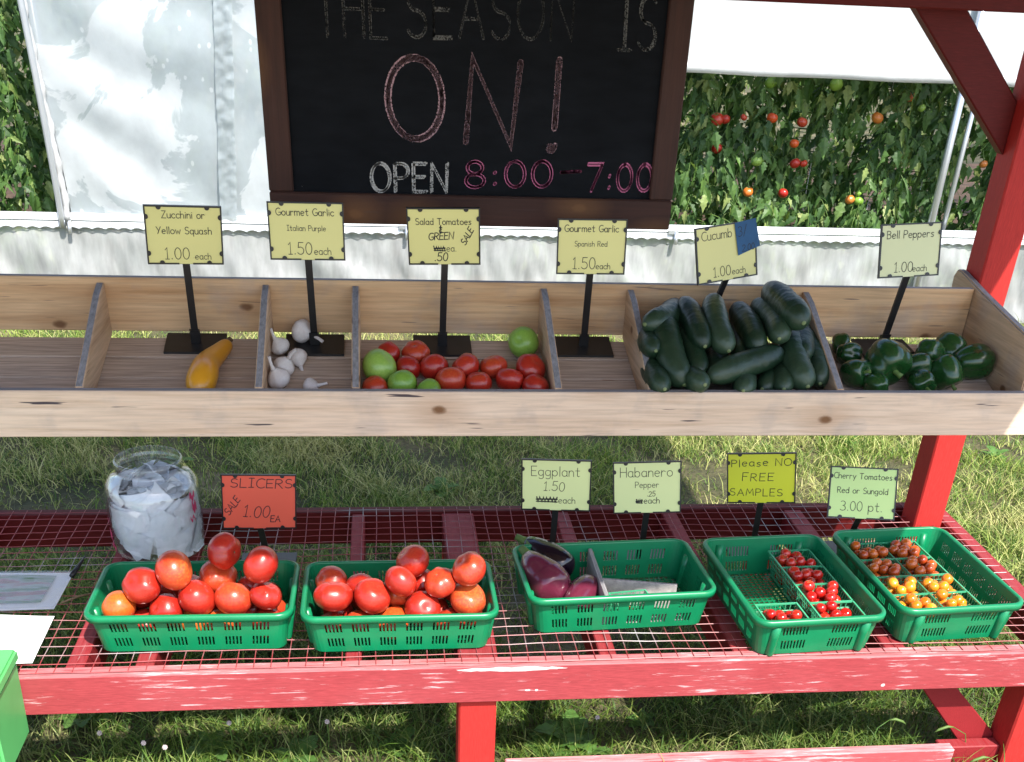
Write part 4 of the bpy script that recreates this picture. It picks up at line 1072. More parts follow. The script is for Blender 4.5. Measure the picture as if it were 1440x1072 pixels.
def garlic():
    mb = MB(); prof = []
    for i in range(19):
        th = math.pi * i / 18; r = math.sin(th); z = math.cos(th) * .80
        if th < 1.2: z += .35 * (1 - th / 1.2) ** 2.2; r *= .75 + .25 * th / 1.2
        prof.append((max(r, .05), z))
    mb.lathe(prof[::-1], 32, (0, 0, 0), lambda a, z: 1 + .055 * abs(math.cos(3.5 * a)) - .03)
    bm = mb.mesh('garlic_bulb'); bm.materials.append(MATS['garlic_skin']); bm.polygons.foreach_set('use_smooth', [True] * len(bm.polygons))
    st = MB(); st.tube([(0, 0, .85), (.03, 0, 1.25), (.12, .02, 1.7), (.26, .02, 2.1)], [.30, .17, .14, .15], 10); sm = st.mesh('stalk'); sm.materials.append(MATS['garlic_skin']); sm.polygons.foreach_set('use_smooth', [True] * len(sm.polygons))
    rt = MB()
    for k in range(9): a = k * .7; rt.tube([(.12 * math.cos(a), .12 * math.sin(a), -.72), (.2 * math.cos(a), .2 * math.sin(a), -.92)], .025, 4)
    rm = rt.mesh('roots'); rm.materials.append(MATS['dry_stick'])
    L = [((426, 470), 18, (.0, 1.75, -.5), 'garlic bulb lying on the foot of the Italian Purple sign', .006), ((394, 494), 14.5, (.2, -.5, 0), 'garlic bulb with short stalk leaning on the divider, above the others', 0),
         ((419, 506), 15, (2.6, .3, 1.0), 'garlic bulb with its root end showing, beside the leaning bulbs', 0), ((401, 519), 15.5, (.4, .4, .5), 'garlic bulb wedged between the other bulbs at the divider', 0),
         ((391, 537), 17, (.1, -.45, .2), 'largest garlic bulb with upright stalk at the front board', 0), ((438, 548), 13, (1.2, .3, 1.0), 'garlic bulb just showing above the front board', 0)]
    P, Rr = [], []
    for (x, y), rp, ro, lab, dz in L: r = rp / 680; q = on_floor(x, y + rp * .6); P.append((q.x, q.y, q.z + r * .85 + dz)); Rr.append(r * .88)
    for p, ((x, y), rp, ro, lab, dz) in zip(settle(P, Rr, (-.257, -.079, 2.186, 2.48), lambda y: floor_z(y) + (.006 if y > 2.40 else .001), 80, .001, .06), L):
        r = rp / 680; o = bpy.data.objects.new('garlic_bulb', bm); COL.objects.link(o); o.location = p; o.scale = (r,) * 3; o.rotation_euler = ro; tag(o, lab, 'garlic', 'garlic bulbs in the crate')
        for nm, me in (('stalk', sm), ('roots', rm)): c = bpy.data.objects.new(nm, me); COL.objects.link(c); c.parent = o
garlic()

def tapered(name, pts, rr, mat, parent=None, n=20, lob=0, amp=0):
    """smooth body along a centre line (metres, world)"""
    k = 26; P = []; Q = []
    seg = len(pts) - 1
    for i in range(k + 1):
        t = i / k * seg; a = min(int(t), seg - 1); f = t - a
        p0, p1, p2, p3 = [Vector(pts[max(0, min(seg, a + d))]) for d in (-1, 0, 1, 2)]
        P.append(.5 * ((2 * p1) + (p2 - p0) * f + (2 * p0 - 5 * p1 + 4 * p2 - p3) * f * f + (3 * p1 - p0 - 3 * p2 + p3) * f ** 3))
        r0, r1, r2, r3 = [rr[max(0, min(seg, a + d))] for d in (-1, 0, 1, 2)]
        Q.append(max(.0008, .5 * ((2 * r1) + (r2 - r0) * f + (2 * r0 - 5 * r1 + 4 * r2 - r3) * f * f + (3 * r1 - r0 - 3 * r2 + r3) * f ** 3)))
    mb = MB(); mb.tube(P, Q, n); return mb.build(name, mat, parent, True)
def squash():
    base = on_floor(286, 560); a = Vector((base.x, base.y, base.z + .030)); tp = on_floor(321, 496); b = Vector((tp.x, tp.y, tp.z + .020))
    t = thing('yellow_squash', 'single orange yellow squash lying in the zucchini bin', 'squash', (base.x, base.y, base.z))
    d = (b - a); side = Vector((-.012, 0, 0))
    pts = [a - d * .28, a - d * .24, a - d * .08, a + d * .15 + side * .3, a + d * .45 + side, a + d * .75 + side * .5, a + d * .95, a + d * 1.0]
    pts = [Vector((p.x, max(p.y, 2.222), max(p.z, floor_z(max(p.y, 2.222)) + r))) for p, r in zip(pts, [.004, .016, .034, .037, .030, .023, .017, .010])]
    tapered('body', pts, [.004, .016, .029, .031, .026, .020, .015, .009], 'squash_skin', t)
    MB().tube([pts[-1] - d.normalized() * .002, pts[-1] + d.normalized() * .010, pts[-1] + d.normalized() * .016 + Vector((.003, 0, .003))], [.009, .006, .0065], 8).build('stem', 'dry_stick', t, True)
squash()

def eggplant(label, pts, rr, mat, stem_dir, capr):
    t = thing('eggplant', label, 'eggplant', Vector(pts[len(pts) // 2]) - Vector((0, 0, max(rr))), 'eggplants in the green tray')
    tapered('body', pts, rr, mat, t)
    p0 = Vector(pts[0]); d = (Vector(pts[1]) - p0).normalized(); mb = MB()
    e1 = d.orthogonal().normalized(); e2 = d.cross(e1)
    for k in range(6):
        a = 2 * math.pi * k / 6; r = (e1 * math.cos(a) + e2 * math.sin(a)); s = (e2 * math.cos(a) - e1 * math.sin(a))
        mb.add([p0 - d * .006, p0 + r * capr * .85 - s * capr * .45 + d * .003, p0 + r * capr * 1.18 + d * .016 - s * capr * .28, p0 + r * capr * 1.22 + d * .034, p0 + r * capr * 1.18 + d * .016 + s * capr * .28, p0 + r * capr * .85 + s * capr * .45 + d * .003], [(0, 1, 2, 4, 5), (2, 3, 4)])
    mb.build('cap', 'stem_green', t, True)
    MB().tube([p0 + d * .002, p0 - d * .014, p0 - d * .024 + stem_dir], [capr * .75, capr * .48, capr * .42], 9).build('stem', 'stem_green', t, True)
def eggplants():
    zf = ZS + .0095
    g = lambda x, y, z: at_z(x, y, z)
    eggplant('large glossy purple eggplant lying at the front of the tray', [g(743, 783, .482), g(752, 796, .474), g(765, 812, .456), g(781, 830, .440), g(788, 840, .434)], [.018, .034, .047, .043, .006], 'eggplant_skin', Vector((-.006, .004, .004)), .022)
    eggplant('slender dark eggplant behind the large one', [g(741, 763, .468), g(757, 772, .462), g(777, 786, .452), g(795, 800, .440), g(803, 806, .436)], [.016, .027, .036, .033, .005], 'eggplant_dark', Vector((-.008, .0, .004)), .019)
    eggplant('small rounded purple eggplant against the wooden divider', [g(800, 858, .425), g(806, 852, .426), g(818, 836, .430), g(829, 824, .432), g(833, 819, .430)], [.012, .026, .036, .030, .005], 'eggplant_skin', Vector((0, -.004, 0)), .016)
eggplants()

def tray_dividers():
    t = thing('wooden_divider', 'grey board splitting the eggplant tray across', 'divider', (.470, 2.125, ZS + .009))
    M = Matrix.Rotation(rad(3.4), 4, 'Z')
    bevelled(MB().box(.462, .471, 2.008, 2.234, ZS + .0095, .468), 'plank', 'grey_board', t, .001)
    t2 = thing('wooden_divider', 'pale board slanting to the tray end beside the pint basket', 'divider', (.58, 2.08, ZS + .009))
    a, b = at_z(845, 812, .455), at_z(968, 822, .455); d = Vector((b.x - a.x, b.y - a.y, 0)).normalized(); n = Vector((-d.y, d.x, 0)) * .004
    a = Vector((.478, a.y, 0)); b = a + d * .170
    mb = MB(); mb.add([p + n * s + Vector((0, 0, z)) for p in (a, b) for s in (-1, 1) for z in (ZS + .0095, .452)], [(0, 1, 3, 2), (4, 6, 7, 5), (0, 4, 5, 1), (2, 3, 7, 6), (0, 2, 6, 4), (1, 5, 7, 3)])
    bevelled(mb, 'plank', 'grey_board', t2, .001)
    t3 = thing('thin_board', 'pale thin board lying flat in the eggplant tray', 'board', (.58, 2.05, ZS + .009))
    board('plank', 'grey_board', t3, .482, .655, 2.018, 2.058, ZS + .0096, ZS + .0130, .0008)
tray_dividers()

# ------------------------------------------------------------------ pint baskets
def pint_proto():
    mb = MB(); T, B, Hh = .052, .040, .062
    def sq(h, e): k = B + (T - B) * h / Hh; return k + e
    def barp(p, q, r): mb.tube([p, q], r, 4)
    for h in (.004, .018, .032, .046):
        k = sq(h, 0); c = [(-k, -k, h), (k, -k, h), (k, k, h), (-k, k, h)]
        for i in range(4): barp(c[i], c[(i + 1) % 4], .0011)
    for i in range(9):
        f = -1 + 2 * i / 8
        for sx, sy, ax in ((0, -1, 0), (0, 1, 0), (-1, 0, 1), (1, 0, 1)):
            p = (f * B, sy * B, 0) if ax == 0 else (sx * B, f * B, 0); q = (f * T, sy * T, Hh) if ax == 0 else (sx * T, f * T, Hh); barp(p, q, .0010)
        barp((f * B, -B, .001), (f * B, B, .001), .0010); barp((-B, f * B, .002), (B, f * B, .002), .0010)
    lat = mb.mesh('lattice'); lat.materials.append(MATS['mint_plastic'])
    r = MB(); k0, k1 = T - .001, T + .0028
    ring = lambda k, z: [(-k, -k, z), (k, -k, z), (k, k, z), (-k, k, z)]
    vs = ring(k0, Hh - .002) + ring(k1, Hh - .002) + ring(k1, Hh + .0015) + ring(k0, Hh + .0015)
    r.add(vs, [(i * 4 + j, i * 4 + (j + 1) % 4, ((i + 1) % 4) * 4 + (j + 1) % 4, ((i + 1) % 4) * 4 + j) for i in range(4) for j in range(4)])
    rm = r.mesh('rim'); rm.materials.append(MATS['mint_plastic']); return lat, rm
LAT, RIM = pint_proto()
def pint(tray, lx, ly, label, group, fruit_mat, n_top, flabel, fgroup, sx=1.0, sy=1.0, cat='cherry tomato', fr=.0134, n_low=9):
    ca, sa = math.cos(tray.rotation_euler.z), math.sin(tray.rotation_euler.z); tx, ty, tz = tray.location
    def wpt(x, y): return tx + x * ca - y * sa, ty + x * sa + y * ca
    wx, wy = wpt(lx, ly); z0 = tz + .0062
    t = thing('pint_basket', label, 'basket', (wx, wy, z0), group); t.rotation_euler = (0, 0, tray.rotation_euler.z); t.scale = (sx, sy, 1)
    for nm, me in (('lattice', LAT), ('rim', RIM)): o = bpy.data.objects.new(nm, me); COL.objects.link(o); o.parent = t
    P = []; hx, hy = .045 * sx, .045 * sy
    for i in range(n_low): P.append(((i % 3 - 1) * .028 * sx + random.uniform(-.003, .003), (i // 3 - 1) * .028 * sy + random.uniform(-.003, .003), z0 + .016))
    for i in range(n_low): P.append(((i % 3 - 1) * .028 * sx + random.uniform(-.005, .005), (i // 3 - 1) * .028 * sy + random.uniform(-.005, .005), z0 + .041))
    for i in range(n_top): P.append((random.uniform(-hx, hx) * .8, random.uniform(-hy, hy) * .8, z0 + .066))
    Rr = [fr * random.uniform(.92, 1.08) for _ in P]
    for p, r in zip(settle(P, Rr, (-hx, hx, -hy, hy), lambda y: z0 + .004, 90, .0012, .0), Rr):
        x, y = wpt(lx + p.x, ly + p.y)
        put_tomato(CH[fruit_mat], (x, y, p.z), r, flabel, cat, fgroup, CALYX if random.random() < .35 else None, 'calyx', name='cherry_tomato')
def pints():
    G4 = 'pint baskets in the red cherry tomato tray'; F4 = 'red cherry tomatoes in the tray'
    ys = (.125, .040, -.046, -.128)
    names = ('pint basket of red cherry tomatoes set furthest from the front rim', 'pint basket of red cherry tomatoes, second from the far end of its row', 'pint basket of red cherry tomatoes next to the row end', 'low pint basket of red cherry tomatoes touching the front rim')
    for y, nm, k in zip(ys, names, (7, 7, 6, 3)): pint(tray4, .068, y, nm, G4, 'cherry_red', k - 1, 'small red cherry tomato in a pint basket', F4, .98, .80)
    pint(tray4, -.062, -.126, 'lone pint basket of red cherry tomatoes in the empty half', G4, 'cherry_red', 3, 'red cherry tomato in the lone pint basket', F4, .92, .82)
    G5 = 'pint baskets of orange cherry tomatoes'; F5 = 'orange cherry tomatoes in the tray'
    for j, y in enumerate((.128, .042, -.044, -.128)):
        for i, x in enumerate((-.073, .022)):
            pint(tray5, x, y, ('pint basket of orange cherry tomatoes with painted shade in the two row tray' if j < 2 else 'pint basket of golden orange cherry tomatoes in the two row tray'), G5, 'cherry_gold_shaded' if j < 2 else 'cherry_gold', (6, 6, 5, 3)[j], ('small orange cherry tomato with painted shade in a pint basket' if j < 2 else 'small golden orange cherry tomato in a pint basket'), F5, .90, .80)
    z0 = ZS + .0135; t = thing('pint_basket', 'nearly empty pint basket with one orange pepper beside the grey board', 'basket', (.526, 2.039, z0))
    t.rotation_euler = (0, 0, rad(8)); t.scale = (.82, .36, .9)
    for nm, me in (('lattice', LAT), ('rim', RIM)): o = bpy.data.objects.new(nm, me); COL.objects.link(o); o.parent = t
    h = thing('habanero_pepper', 'single orange habanero pepper in the nearly empty basket', 'pepper', (.522, 2.038, z0 + .005))
    tapered('body', [(.502, 2.036, z0 + .018), (.508, 2.036, z0 + .018), (.520, 2.038, z0 + .018), (.533, 2.039, z0 + .016), (.541, 2.040, z0 + .014)], [.002, .011, .0135, .009, .002], 'habanero_skin', h, 14)
    MB().tube([(.503, 2.036, z0 + .018), (.497, 2.035, z0 + .020), (.490, 2.034, z0 + .024)], [.004, .0022, .0025], 7).build('stem', 'stem_green', h)
pints()

# ================================================================== JAR, PAPERS, BOX
def jar():
    c = (-.570, 2.437, ZS + .0035)
    t = thing('glass_jar', 'big clear wide mouthed jar stuffed with slips of paper', 'jar', c)
    out = [(.092, 0), (.100, .004), (.1045, .014), (.1085, .06), (.111, .13), (.1105, .160), (.104, .182), (.090, .198), (.0775, .206), (.0755, .214), (.0790, .218), (.0790, .232), (.0760, .236)]
    inn = [(r - .0028, z) for r, z in out[::-1]][:-3] + [(.1015, .016), (.098, .008), (.085, .005)]
    inn[0] = (.0735, .236)
    mb = MB(); mb.lathe(out + inn, 48, (0, 0, 0)); me = mb.mesh('glass'); link_mesh('glass', me, 'clear_glass', t, True)
    def lab(a0, a1, z0, z1, k):
        m = MB(); m.grid(lambda u, v: ((.1118 + .0002) * math.cos(a0 + (a1 - a0) * u), .112 * math.sin(a0 + (a1 - a0) * u), z0 + (z1 - z0) * v + .006 * math.sin(u * 9 + k)), 10, 4)
        me2 = m.mesh('label_print'); link_mesh('label_print', me2, 'red_print', t, True)
    for k, (a0, a1, z0, z1) in enumerate(((-.55, -.38, .150, .166), (-.50, -.36, .118, .142), (-.60, -.45, .100, .108), (-2.78, -2.62, .05, .075), (-2.72, -2.5, .028, .040), (-2.85, -2.7, .09, .10))): lab(a0, a1, z0, z1, k)
    # slips pressed against the glass, then a loose layer on top, each its own sheet
    for i in range(84):
        m = MB(); sd = i * 3.7; L, W = random.uniform(.080, .125), random.uniform(.050, .070)
        if i < 64:
            a0 = i * 2.4 + random.uniform(-.2, .2); z0 = .040 + .125 * (i % 13) / 12; tw = random.gauss(0, .7); rad_ = .103 - .0045 * (i % 4) - (.006 if z0 > .14 else 0)
            def fn(u, v):
                p, q = (u - .5) * L, (v - .5) * W; da = (p * math.cos(tw) - q * math.sin(tw)) / .100; z = z0 + p * math.sin(tw) + q * math.cos(tw)
                r = rad_ + .006 * noise.noise(Vector((u * 2.5, v * 2.5, sd))) - .004 * abs(noise.noise(Vector((u * 5, v * 4, sd + 9)))); r = min(r, .1045)
                if z > .165: r = min(r, .1045 - (z - .165) * 1.1)
                r = max(r - max(0, z - .195) * .5, .03); z = min(max(z, .008), .206); return (r * math.cos(a0 + da), r * math.sin(a0 + da), z)
        else:
            an = random.uniform(0, 6.28); rr_ = .060 * math.sqrt(random.random()); ctr = Vector((rr_ * math.cos(an), rr_ * math.sin(an), .150 + .030 * random.random()))
            rot = Matrix.Rotation(random.uniform(0, 6.28), 3, 'Z') @ Matrix.Rotation(random.gauss(.35, .25), 3, 'X')
            def fn(u, v):
                q = rot @ Vector(((u - .5) * L, (v - .5) * W, .022 * noise.noise(Vector((u * 1.6, v * 1.6, sd))) + .010 * abs(u - .5))) + ctr
                h = math.hypot(q.x, q.y); lim = max(.064, .100 - max(0, q.z - .165) * 1.2)
                if h > lim: q.x *= lim / h; q.y *= lim / h
                q.z = min(max(q.z, .11), .206); return q
        m.grid(fn, 10, 8); me = m.mesh('paper_slip'); o = link_mesh('paper_slip', me, 'slip_paper', None, True); o.location = c
        tag(o, 'crumpled pale slip of paper inside the glass jar', 'paper', 'slips of paper in the jar')
jar()

def papers():
    z = ZS + .0045
    def corners(px): return [at_z(x, y, z) for x, y in px]
    # flyer sealed in a clear bag
    q = corners([(-90, 806), (104, 806), (76, 857), (-140, 864)])
    t = thing('bagged_flyer', 'printed flyer sealed in a clear plastic bag lying on the wire mesh', 'flyer', (q[3] + q[1]) / 2)
    def bil(u, v, e=0.0): return q[3] * (1 - u) * (1 - v) + q[2] * u * (1 - v) + q[1] * u * v + q[0] * (1 - u) * v
    m = MB(); m.grid(lambda u, v: bil(.03 + .86 * u, .16 + .74 * v) + Vector((0, 0, .003 + .002 * math.sin(u * 7 + v * 3))), 16, 10); m.build('printed_sheet', 'flyer_print', t, True)
    m = MB(); m.grid(lambda u, v: bil(u, v) + Vector((0, 0, .0062 + .004 * noise.noise(Vector((u * 9, v * 6, 2))) * (1 if 0 < u < 1 and 0 < v < 1 else .3))), 28, 16); m.build('bag_front', 'clear_bag', t, True)
    m = MB(); m.grid(lambda u, v: bil(u, v) + Vector((0, 0, .0005)), 2, 2); m.build('bag_back', 'white_paper', t)
    # white sheet
    p = corners([(-60, 867), (77, 868), (46, 935), (-110, 940)])
    t2 = thing('paper_sheet', 'plain white sheet of paper on the wire mesh above the green box', 'paper', (p[3] + p[1]) / 2)
    def bil2(u, v): return p[3] * (1 - u) * (1 - v) + p[2] * u * (1 - v) + p[1] * u * v + p[0] * (1 - u) * v
    m = MB(); m.grid(lambda u, v: bil2(u, v) + Vector((0, 0, .004 + .0015 * math.sin(u * 5) * v)), 10, 8); m.build('sheet', 'white_paper', t2, True)
    m = MB()
    for i in range(9):
        u = .60 + .022 * i; m.add([bil2(u, .26) + Vector((0, 0, .0062)), bil2(u + .008, .26) + Vector((0, 0, .0062)), bil2(u + .008, .33) + Vector((0, 0, .0062)), bil2(u, .33) + Vector((0, 0, .0062))], [(0, 1, 2, 3)])
    m.build('print_marks', 'slip_paper', t2)
    # twig pinning the bag
    a, b = at_z(86, 848, z + .010), at_z(134, 834, z + .010)
    tw = MB().tube([a, (a + b) / 2 + Vector((0, .004, .002)), b], [.0022, .003, .0024], 7).build('wooden_stick', 'dry_stick', None, True)
    tag(tw, 'thin weathered stick lying beside the bagged flyer', 'stick')
    a, b = at_z(101, 810, z + .012), at_z(116, 788, z + .012)
    pn = thing('black_clip', 'small black clip gripping the corner of the bagged flyer', 'clip', (a + b) / 2)
    MB().tube([a, (a + b) / 2, b], [.006, .0055, .0035], 8).build('jaw', 'black_plastic', pn, True)
    MB().tube([(a + b) / 2 + Vector((.003, 0, .004)), b + Vector((.006, .004, .008))], .0022, 6).build('lever', 'black_plastic', pn, True)
papers()

def cash_box():
    t = thing('green_box', 'light green plastic box with lid mounted on the front rail', 'box', (-.90, 1.78, .25))
    x0, x1, y0, y1 = -1.06, -.752, 1.70, YF - .001
    b = MB(); e = .010
    b.add([(x0 + e, y0 + e, .245), (x1 - e, y0 + e, .245), (x1 - e, y1, .245), (x0 + e, y1, .245), (x0, y0, .425), (x1, y0, .425), (x1, y1, .425), (x0, y1, .425)],
          [(3, 2, 1, 0), (4, 5, 6, 7), (0, 1, 5, 4), (1, 2, 6, 5), (2, 3, 7, 6), (3, 0, 4, 7)])
    bevelled(b, 'body', 'green_box', t, .006, 2)
    bevelled(MB().box(x0 - .006, x1 + .006, y0 - .006, y1, .4265, .452), 'lid', 'green_box', t, .005, 2)
    MB().box(-.92, -.88, y0 - .010, y0 - .0062, .405, .44).build('latch', 'black_plastic', t)
cash_box()

# ================================================================== GREENHOUSE
GY = 6.0
house = thing('greenhouse', 'plastic covered tunnel greenhouse with rolled up side behind the stand', 'greenhouse', (0.5, GY, 0))
def greenhouse():
    X0, X1 = -6.0, 8.5
    # base skirt
    def sk(u, v):
        x = X0 + (X1 - X0) * u; z = .44 * v - .02
        f = .018 * math.sin(x * 13 + 3 * noise.noise(Vector((x, v * 2, 0))) + v * 2.2) + .030 * noise.noise(Vector((x * 3.2 + v * 1.5, v * 1.5, 5))) + .016 * noise.noise(Vector((x * 15 + v * 2.5, v * 1.2, 8))) + .009 * noise.noise(Vector((x * 38 + v * 4, v * 2, 3)))
        return (x, GY - .012 + f * (1 - .85 * v ** 3) - .03 * (1 - v), z)
    MB().grid(sk, 800, 14).build('skirt', 'poly_base', house, True)
    # two channel rails with the wiggle wire between
    for z0, z1, dy in ((.452, .484, 0.0), (.415, .445, .004)):
        x = X0; sp = 3.05
        while x < X1:
            MB().box(x, min(x + sp - .004, X1), GY - .034 + dy, GY - .013 + dy, z0, z1).build('channel_rail', 'white_channel', house); x += sp
    m = MB(); n = 900; m.tube([(X0 + (X1 - X0) * i / n, GY - .0335, .410 + .010 * abs(math.sin(i * 1.57 / 2 * 1.0 + .2))) for i in range(n + 1)], .0028, 5, False); m.build('wiggle_wire', 'metal_pipe', house)
    # hoop posts
    for x in (-4.6, -3.1, -1.608, .10, 4.5, 6.0, 7.5): MB().tube([(x, GY + .02, -.3), (x, GY + .02, 1.9)], .021, 14).build('post', 'metal_pipe', house, True)
    p = at_y(1310, 311, GY - .05); MB().tube([(p.x, GY - .05, -.2), (p.x, GY - .05, 1.9)], .0195, 14).build('post', 'metal_pipe', house, True)
    p = at_y(1327, 311, GY + .04); MB().tube([(p.x, GY + .04, -.2), (p.x + .02, GY + .04, 1.9)], .014, 12).build('post', 'metal_pipe', house, True)
    # clamps on the rail
    for x in (-1.612, .10, 1.55):
        b = MB().box(x - .028, x + .028, GY - .042, GY - .0345, .438, .462); bevelled(b, 'clamp', 'metal_pipe', house, .003)
        MB().tube([(x + .015, GY - .038, .45), (x + .015, GY - .055, .39)], .011, 8).build('clamp_bolt', 'metal_pipe', house, True)
    # lowered panel on the left
    def pn(u, v):
        x = -1.608 + 1.93 * u; z = .462 + 1.44 * v
        d = .020 * noise.noise(Vector((x * 1.6 - z * 1.1, z * 1.5 + x * .5, 1))) + .016 * math.sin((x * .55 + z) * 15 + 2.5 * noise.noise(Vector((x * 1.3, z * 1.3, 7)))) * (1 - u) ** 1.3 + .006 * noise.noise(Vector((x * 7, z * 3, 9)))
        d += .008 * math.sin(x * 21 + z * 3) * max(0, 1 - v * 2.2)
        return (x + .025 * math.sin(z * 3.1) * (1 - u), GY - .018 + d * min(1, u * 9), z)
    MB().grid(pn, 130, 90).build('side_panel', 'poly_panel', house, True)
    m = MB(); m.tube([(-1.616 + .016 * math.sin(z * 3.1) + .004 * math.sin(z * 37), GY - .030 + .004 * math.sin(z * 23), z) for z in np.linspace(.45, 1.9, 60)], [.017 + .003 * math.sin(i * 1.9) for i in range(60)], 10); m.build('panel_hem', 'poly_curtain', house, True)
    m = MB(); m.tube([(-1.635 + .01 * math.sin(z * 2.1), GY - .052, z) for z in np.linspace(.42, 1.9, 30)], .016, 10); m.build('hem_pipe', 'metal_pipe', house, True)
    # mended seam: a band of crinkled tape
    def tp(u, v):
        z = .47 + 1.4 * v; x = -.835 + .075 * z + .085 * (u - .5) * (1 + .12 * noise.noise(Vector((z * 5, 0, 3))))
        return (x, GY - .040 + .010 * noise.noise(Vector((u * 3, z * 22, 4))) + .004 * noise.noise(Vector((u * 9, z * 60, 1))), z)
    MB().grid(tp, 8, 170).build('tape_seam', 'poly_seam', house, True)
    # rolled up curtain on the right
    def cu(u, v):
        x = .32 + (X1 - .32) * u; z = 1.262 + .65 * v - .006 * (x - .3)
        return (x, GY - .02 + .008 * noise.noise(Vector((x * 1.5, z * 3, 2))), z)
    MB().grid(cu, 140, 14).build('curtain', 'poly_curtain', house, True)
    m = MB(); xs = np.linspace(.32, X1, 90)
    m.tube([(x, GY - .035, 1.240 - .006 * (x - .3) + .002 * math.sin(x * 9)) for x in xs], .027, 12); m.build('curtain_roll', 'poly_curtain', house, True)
    # curtain edge batten
    # roof skin
    def rf(u, v):
        a = math.pi * v; return (X0 + (X1 - X0) * u, GY + 3.2 - 3.25 * math.cos(a), 1.88 + 2.0 * math.sin(a))
    MB().grid(rf, 10, 24).build('roof_skin', 'poly_roof', house, True)
greenhouse()

def leaflet(L, Wd, fold, rs):
    """lobed leaflet along +x, midrib folded; returns verts, faces"""
    k = [(.0, .0), (.14, .55), (.24, .42), (.38, 1.0), (.50, .62), (.63, .72), (.72, .40), (1.0, .0)]
    vs = []
    for t, h in k: z = -.28 * t * t * L; vs.append((t * L, 0, z))
    fs = []
    n = len(k)
    for s in (-1, 1):
        st = len(vs)
        for t, h in k[1:-1]: vs.append((t * L - .04 * L, s * h * Wd, -.28 * t * t * L + fold * h * Wd + rs.uniform(-.06, .06) * Wd))
        idx = list(range(st, st + n - 2))
        ring = [0] + idx + [n - 1]
        for i in range(n - 1):
            a, b, c, d = i, i + 1, ring[i + 1], ring[i]
            q = []
            for e in (a, b, c, d):
                if e not in q: q.append(e)
            if len(q) >= 3: fs.append(tuple(q if s < 0 else q[::-1]))
    return np.array(vs), fs
def tomato_plants():
    rs = random.Random(5); LT = [leaflet(1, wd_, f, rs) for wd_, f in ((.27, .25), (.24, .6), (.30, -.25), (.20, .9), (.33, .35))]
    fm = {m: TMM[(0, m)] for m in ('tomato_red', 'tomato_orange', 'tomato_green')}
    FR = [(1014, 167, 'tomato_red', 12), (1208, 0, None, 0)]
    def plant(x, y, nleaf, label, group, front, hgt=1.75):
        t = thing('tomato_plant', label, 'tomato plant', (x, y, 0), group)
        pts = [(x + .03 * math.sin(z * 5 + x * 3), y + .03 * math.cos(z * 4 + x), z) for z in np.linspace(-.02, hgt, 12)]
        MB().tube(pts, [.011 - .005 * i / 11 for i in range(12)], 7).build('stem', 'stem_green', t, True)
        if front: MB().tube([(x + .012, y - .01, 0), (x + .02, y - .012, hgt + .1)], .0018, 4).build('twine', 'white_channel', t)
        V, Fc, nb = [], [], 0; pv = MB()
        for i in range(nleaf):
            z = rs.uniform(.22, hgt) if rs.random() > .1 else rs.uniform(.12, .4); an = rs.uniform(0, 6.28); L = rs.uniform(.22, .38)
            if front and rs.random() < .35: an = rs.uniform(3.5, 5.9)
            o = np.array((x + .03 * math.sin(z * 5 + x * 3), y + .03 * math.cos(z * 4 + x), z))
            dirv = np.array((math.cos(an), math.sin(an), 0)); droop = rs.uniform(.5, 1.3)
            def rp(s): return o + dirv * L * (s - .25 * droop * s * s) + np.array((0, 0, L * (.22 * s - .62 * droop * s * s)))
            pv.tube([tuple(rp(s)) for s in (0, .35, .7, 1.0)], [.003, .0025, .002, .001], 4, False)
            for s, sd in ((1.0, 0), (.78, 1), (.78, -1), (.56, 1), (.55, -1), (.36, 1), (.34, -1)):
                b = rp(s); tg = rp(min(1.02, s + .05)) - rp(s - .05); tg /= np.linalg.norm(tg)
                sdv = np.cross(tg, (0, 0, 1)); sdv /= np.linalg.norm(sdv) + 1e-6
                d = tg * (1 if sd == 0 else .45) + sdv * sd * rs.uniform(.6, 1.0) + np.array((0, 0, rs.uniform(-1.5, -.1))); d /= np.linalg.norm(d)
                u_ = np.array((rs.gauss(0, .5), rs.gauss(-.7, .5), .8)); s2 = np.cross(u_, d); s2 /= np.linalg.norm(s2) + 1e-6; u2 = np.cross(d, s2)
                vv, ff = LT[rs.randrange(5)]; sc = rs.uniform(.055, .105) * (1.2 if sd == 0 else 1.0)
                V.append(b + sc * (vv[:, :1] * d + vv[:, 1:2] * s2 + vv[:, 2:] * u2)); Fc += [tuple(q + nb for q in f) for f in ff]; nb += len(vv)
        me = bpy.data.meshes.new('foliage'); vv = np.concatenate(V) - np.array((x, y, 0)); me.from_pydata(vv.tolist(), [], Fc)
        o = link_mesh('foliage', me, 'tomato_leaf', t); o['kind'] = 'stuff'
        pv.build('leaf_stalks', 'stem_green', t)['kind'] = 'stuff'
        return t
    front = []
    xs = [-3.3, -2.75, -2.3, -1.9, -1.45, -.9, -.3, .35, .95, 1.4, 1.75, 2.1, 2.45, 2.8, 3.15, 3.55, 4.05, 4.7]
    for i, x in enumerate(xs):
        dens = 150 if (x > 1.2 or x < -1.6) and x < 4.2 and x > -2.6 else 45
        front.append(plant(x, GY + .50 + .06 * math.sin(i * 2.3), dens, 'staked tomato plant in the row along the open greenhouse side', 'tomato plants in the front row', True))
    for i in range(14):
        plant(-3.2 + .62 * i, GY + 1.35 + .08 * math.sin(i * 1.7), 55, 'tomato plant in the row behind the front row', 'tomato plants in the second row', False)
    for i in range(13):
        plant(-3.6 + .75 * i, GY + 2.2 + .08 * math.sin(i * 1.7), 60, 'tomato plant in the third row deep inside the greenhouse', 'tomato plants in the third row', False)
    for i in range(12):
        plant(-4.2 + .95 * i, GY + 3.1 + .1 * math.sin(i * 2.7), 60, 'tomato plant in the farthest row inside the greenhouse', 'tomato plants in the farthest row', False)
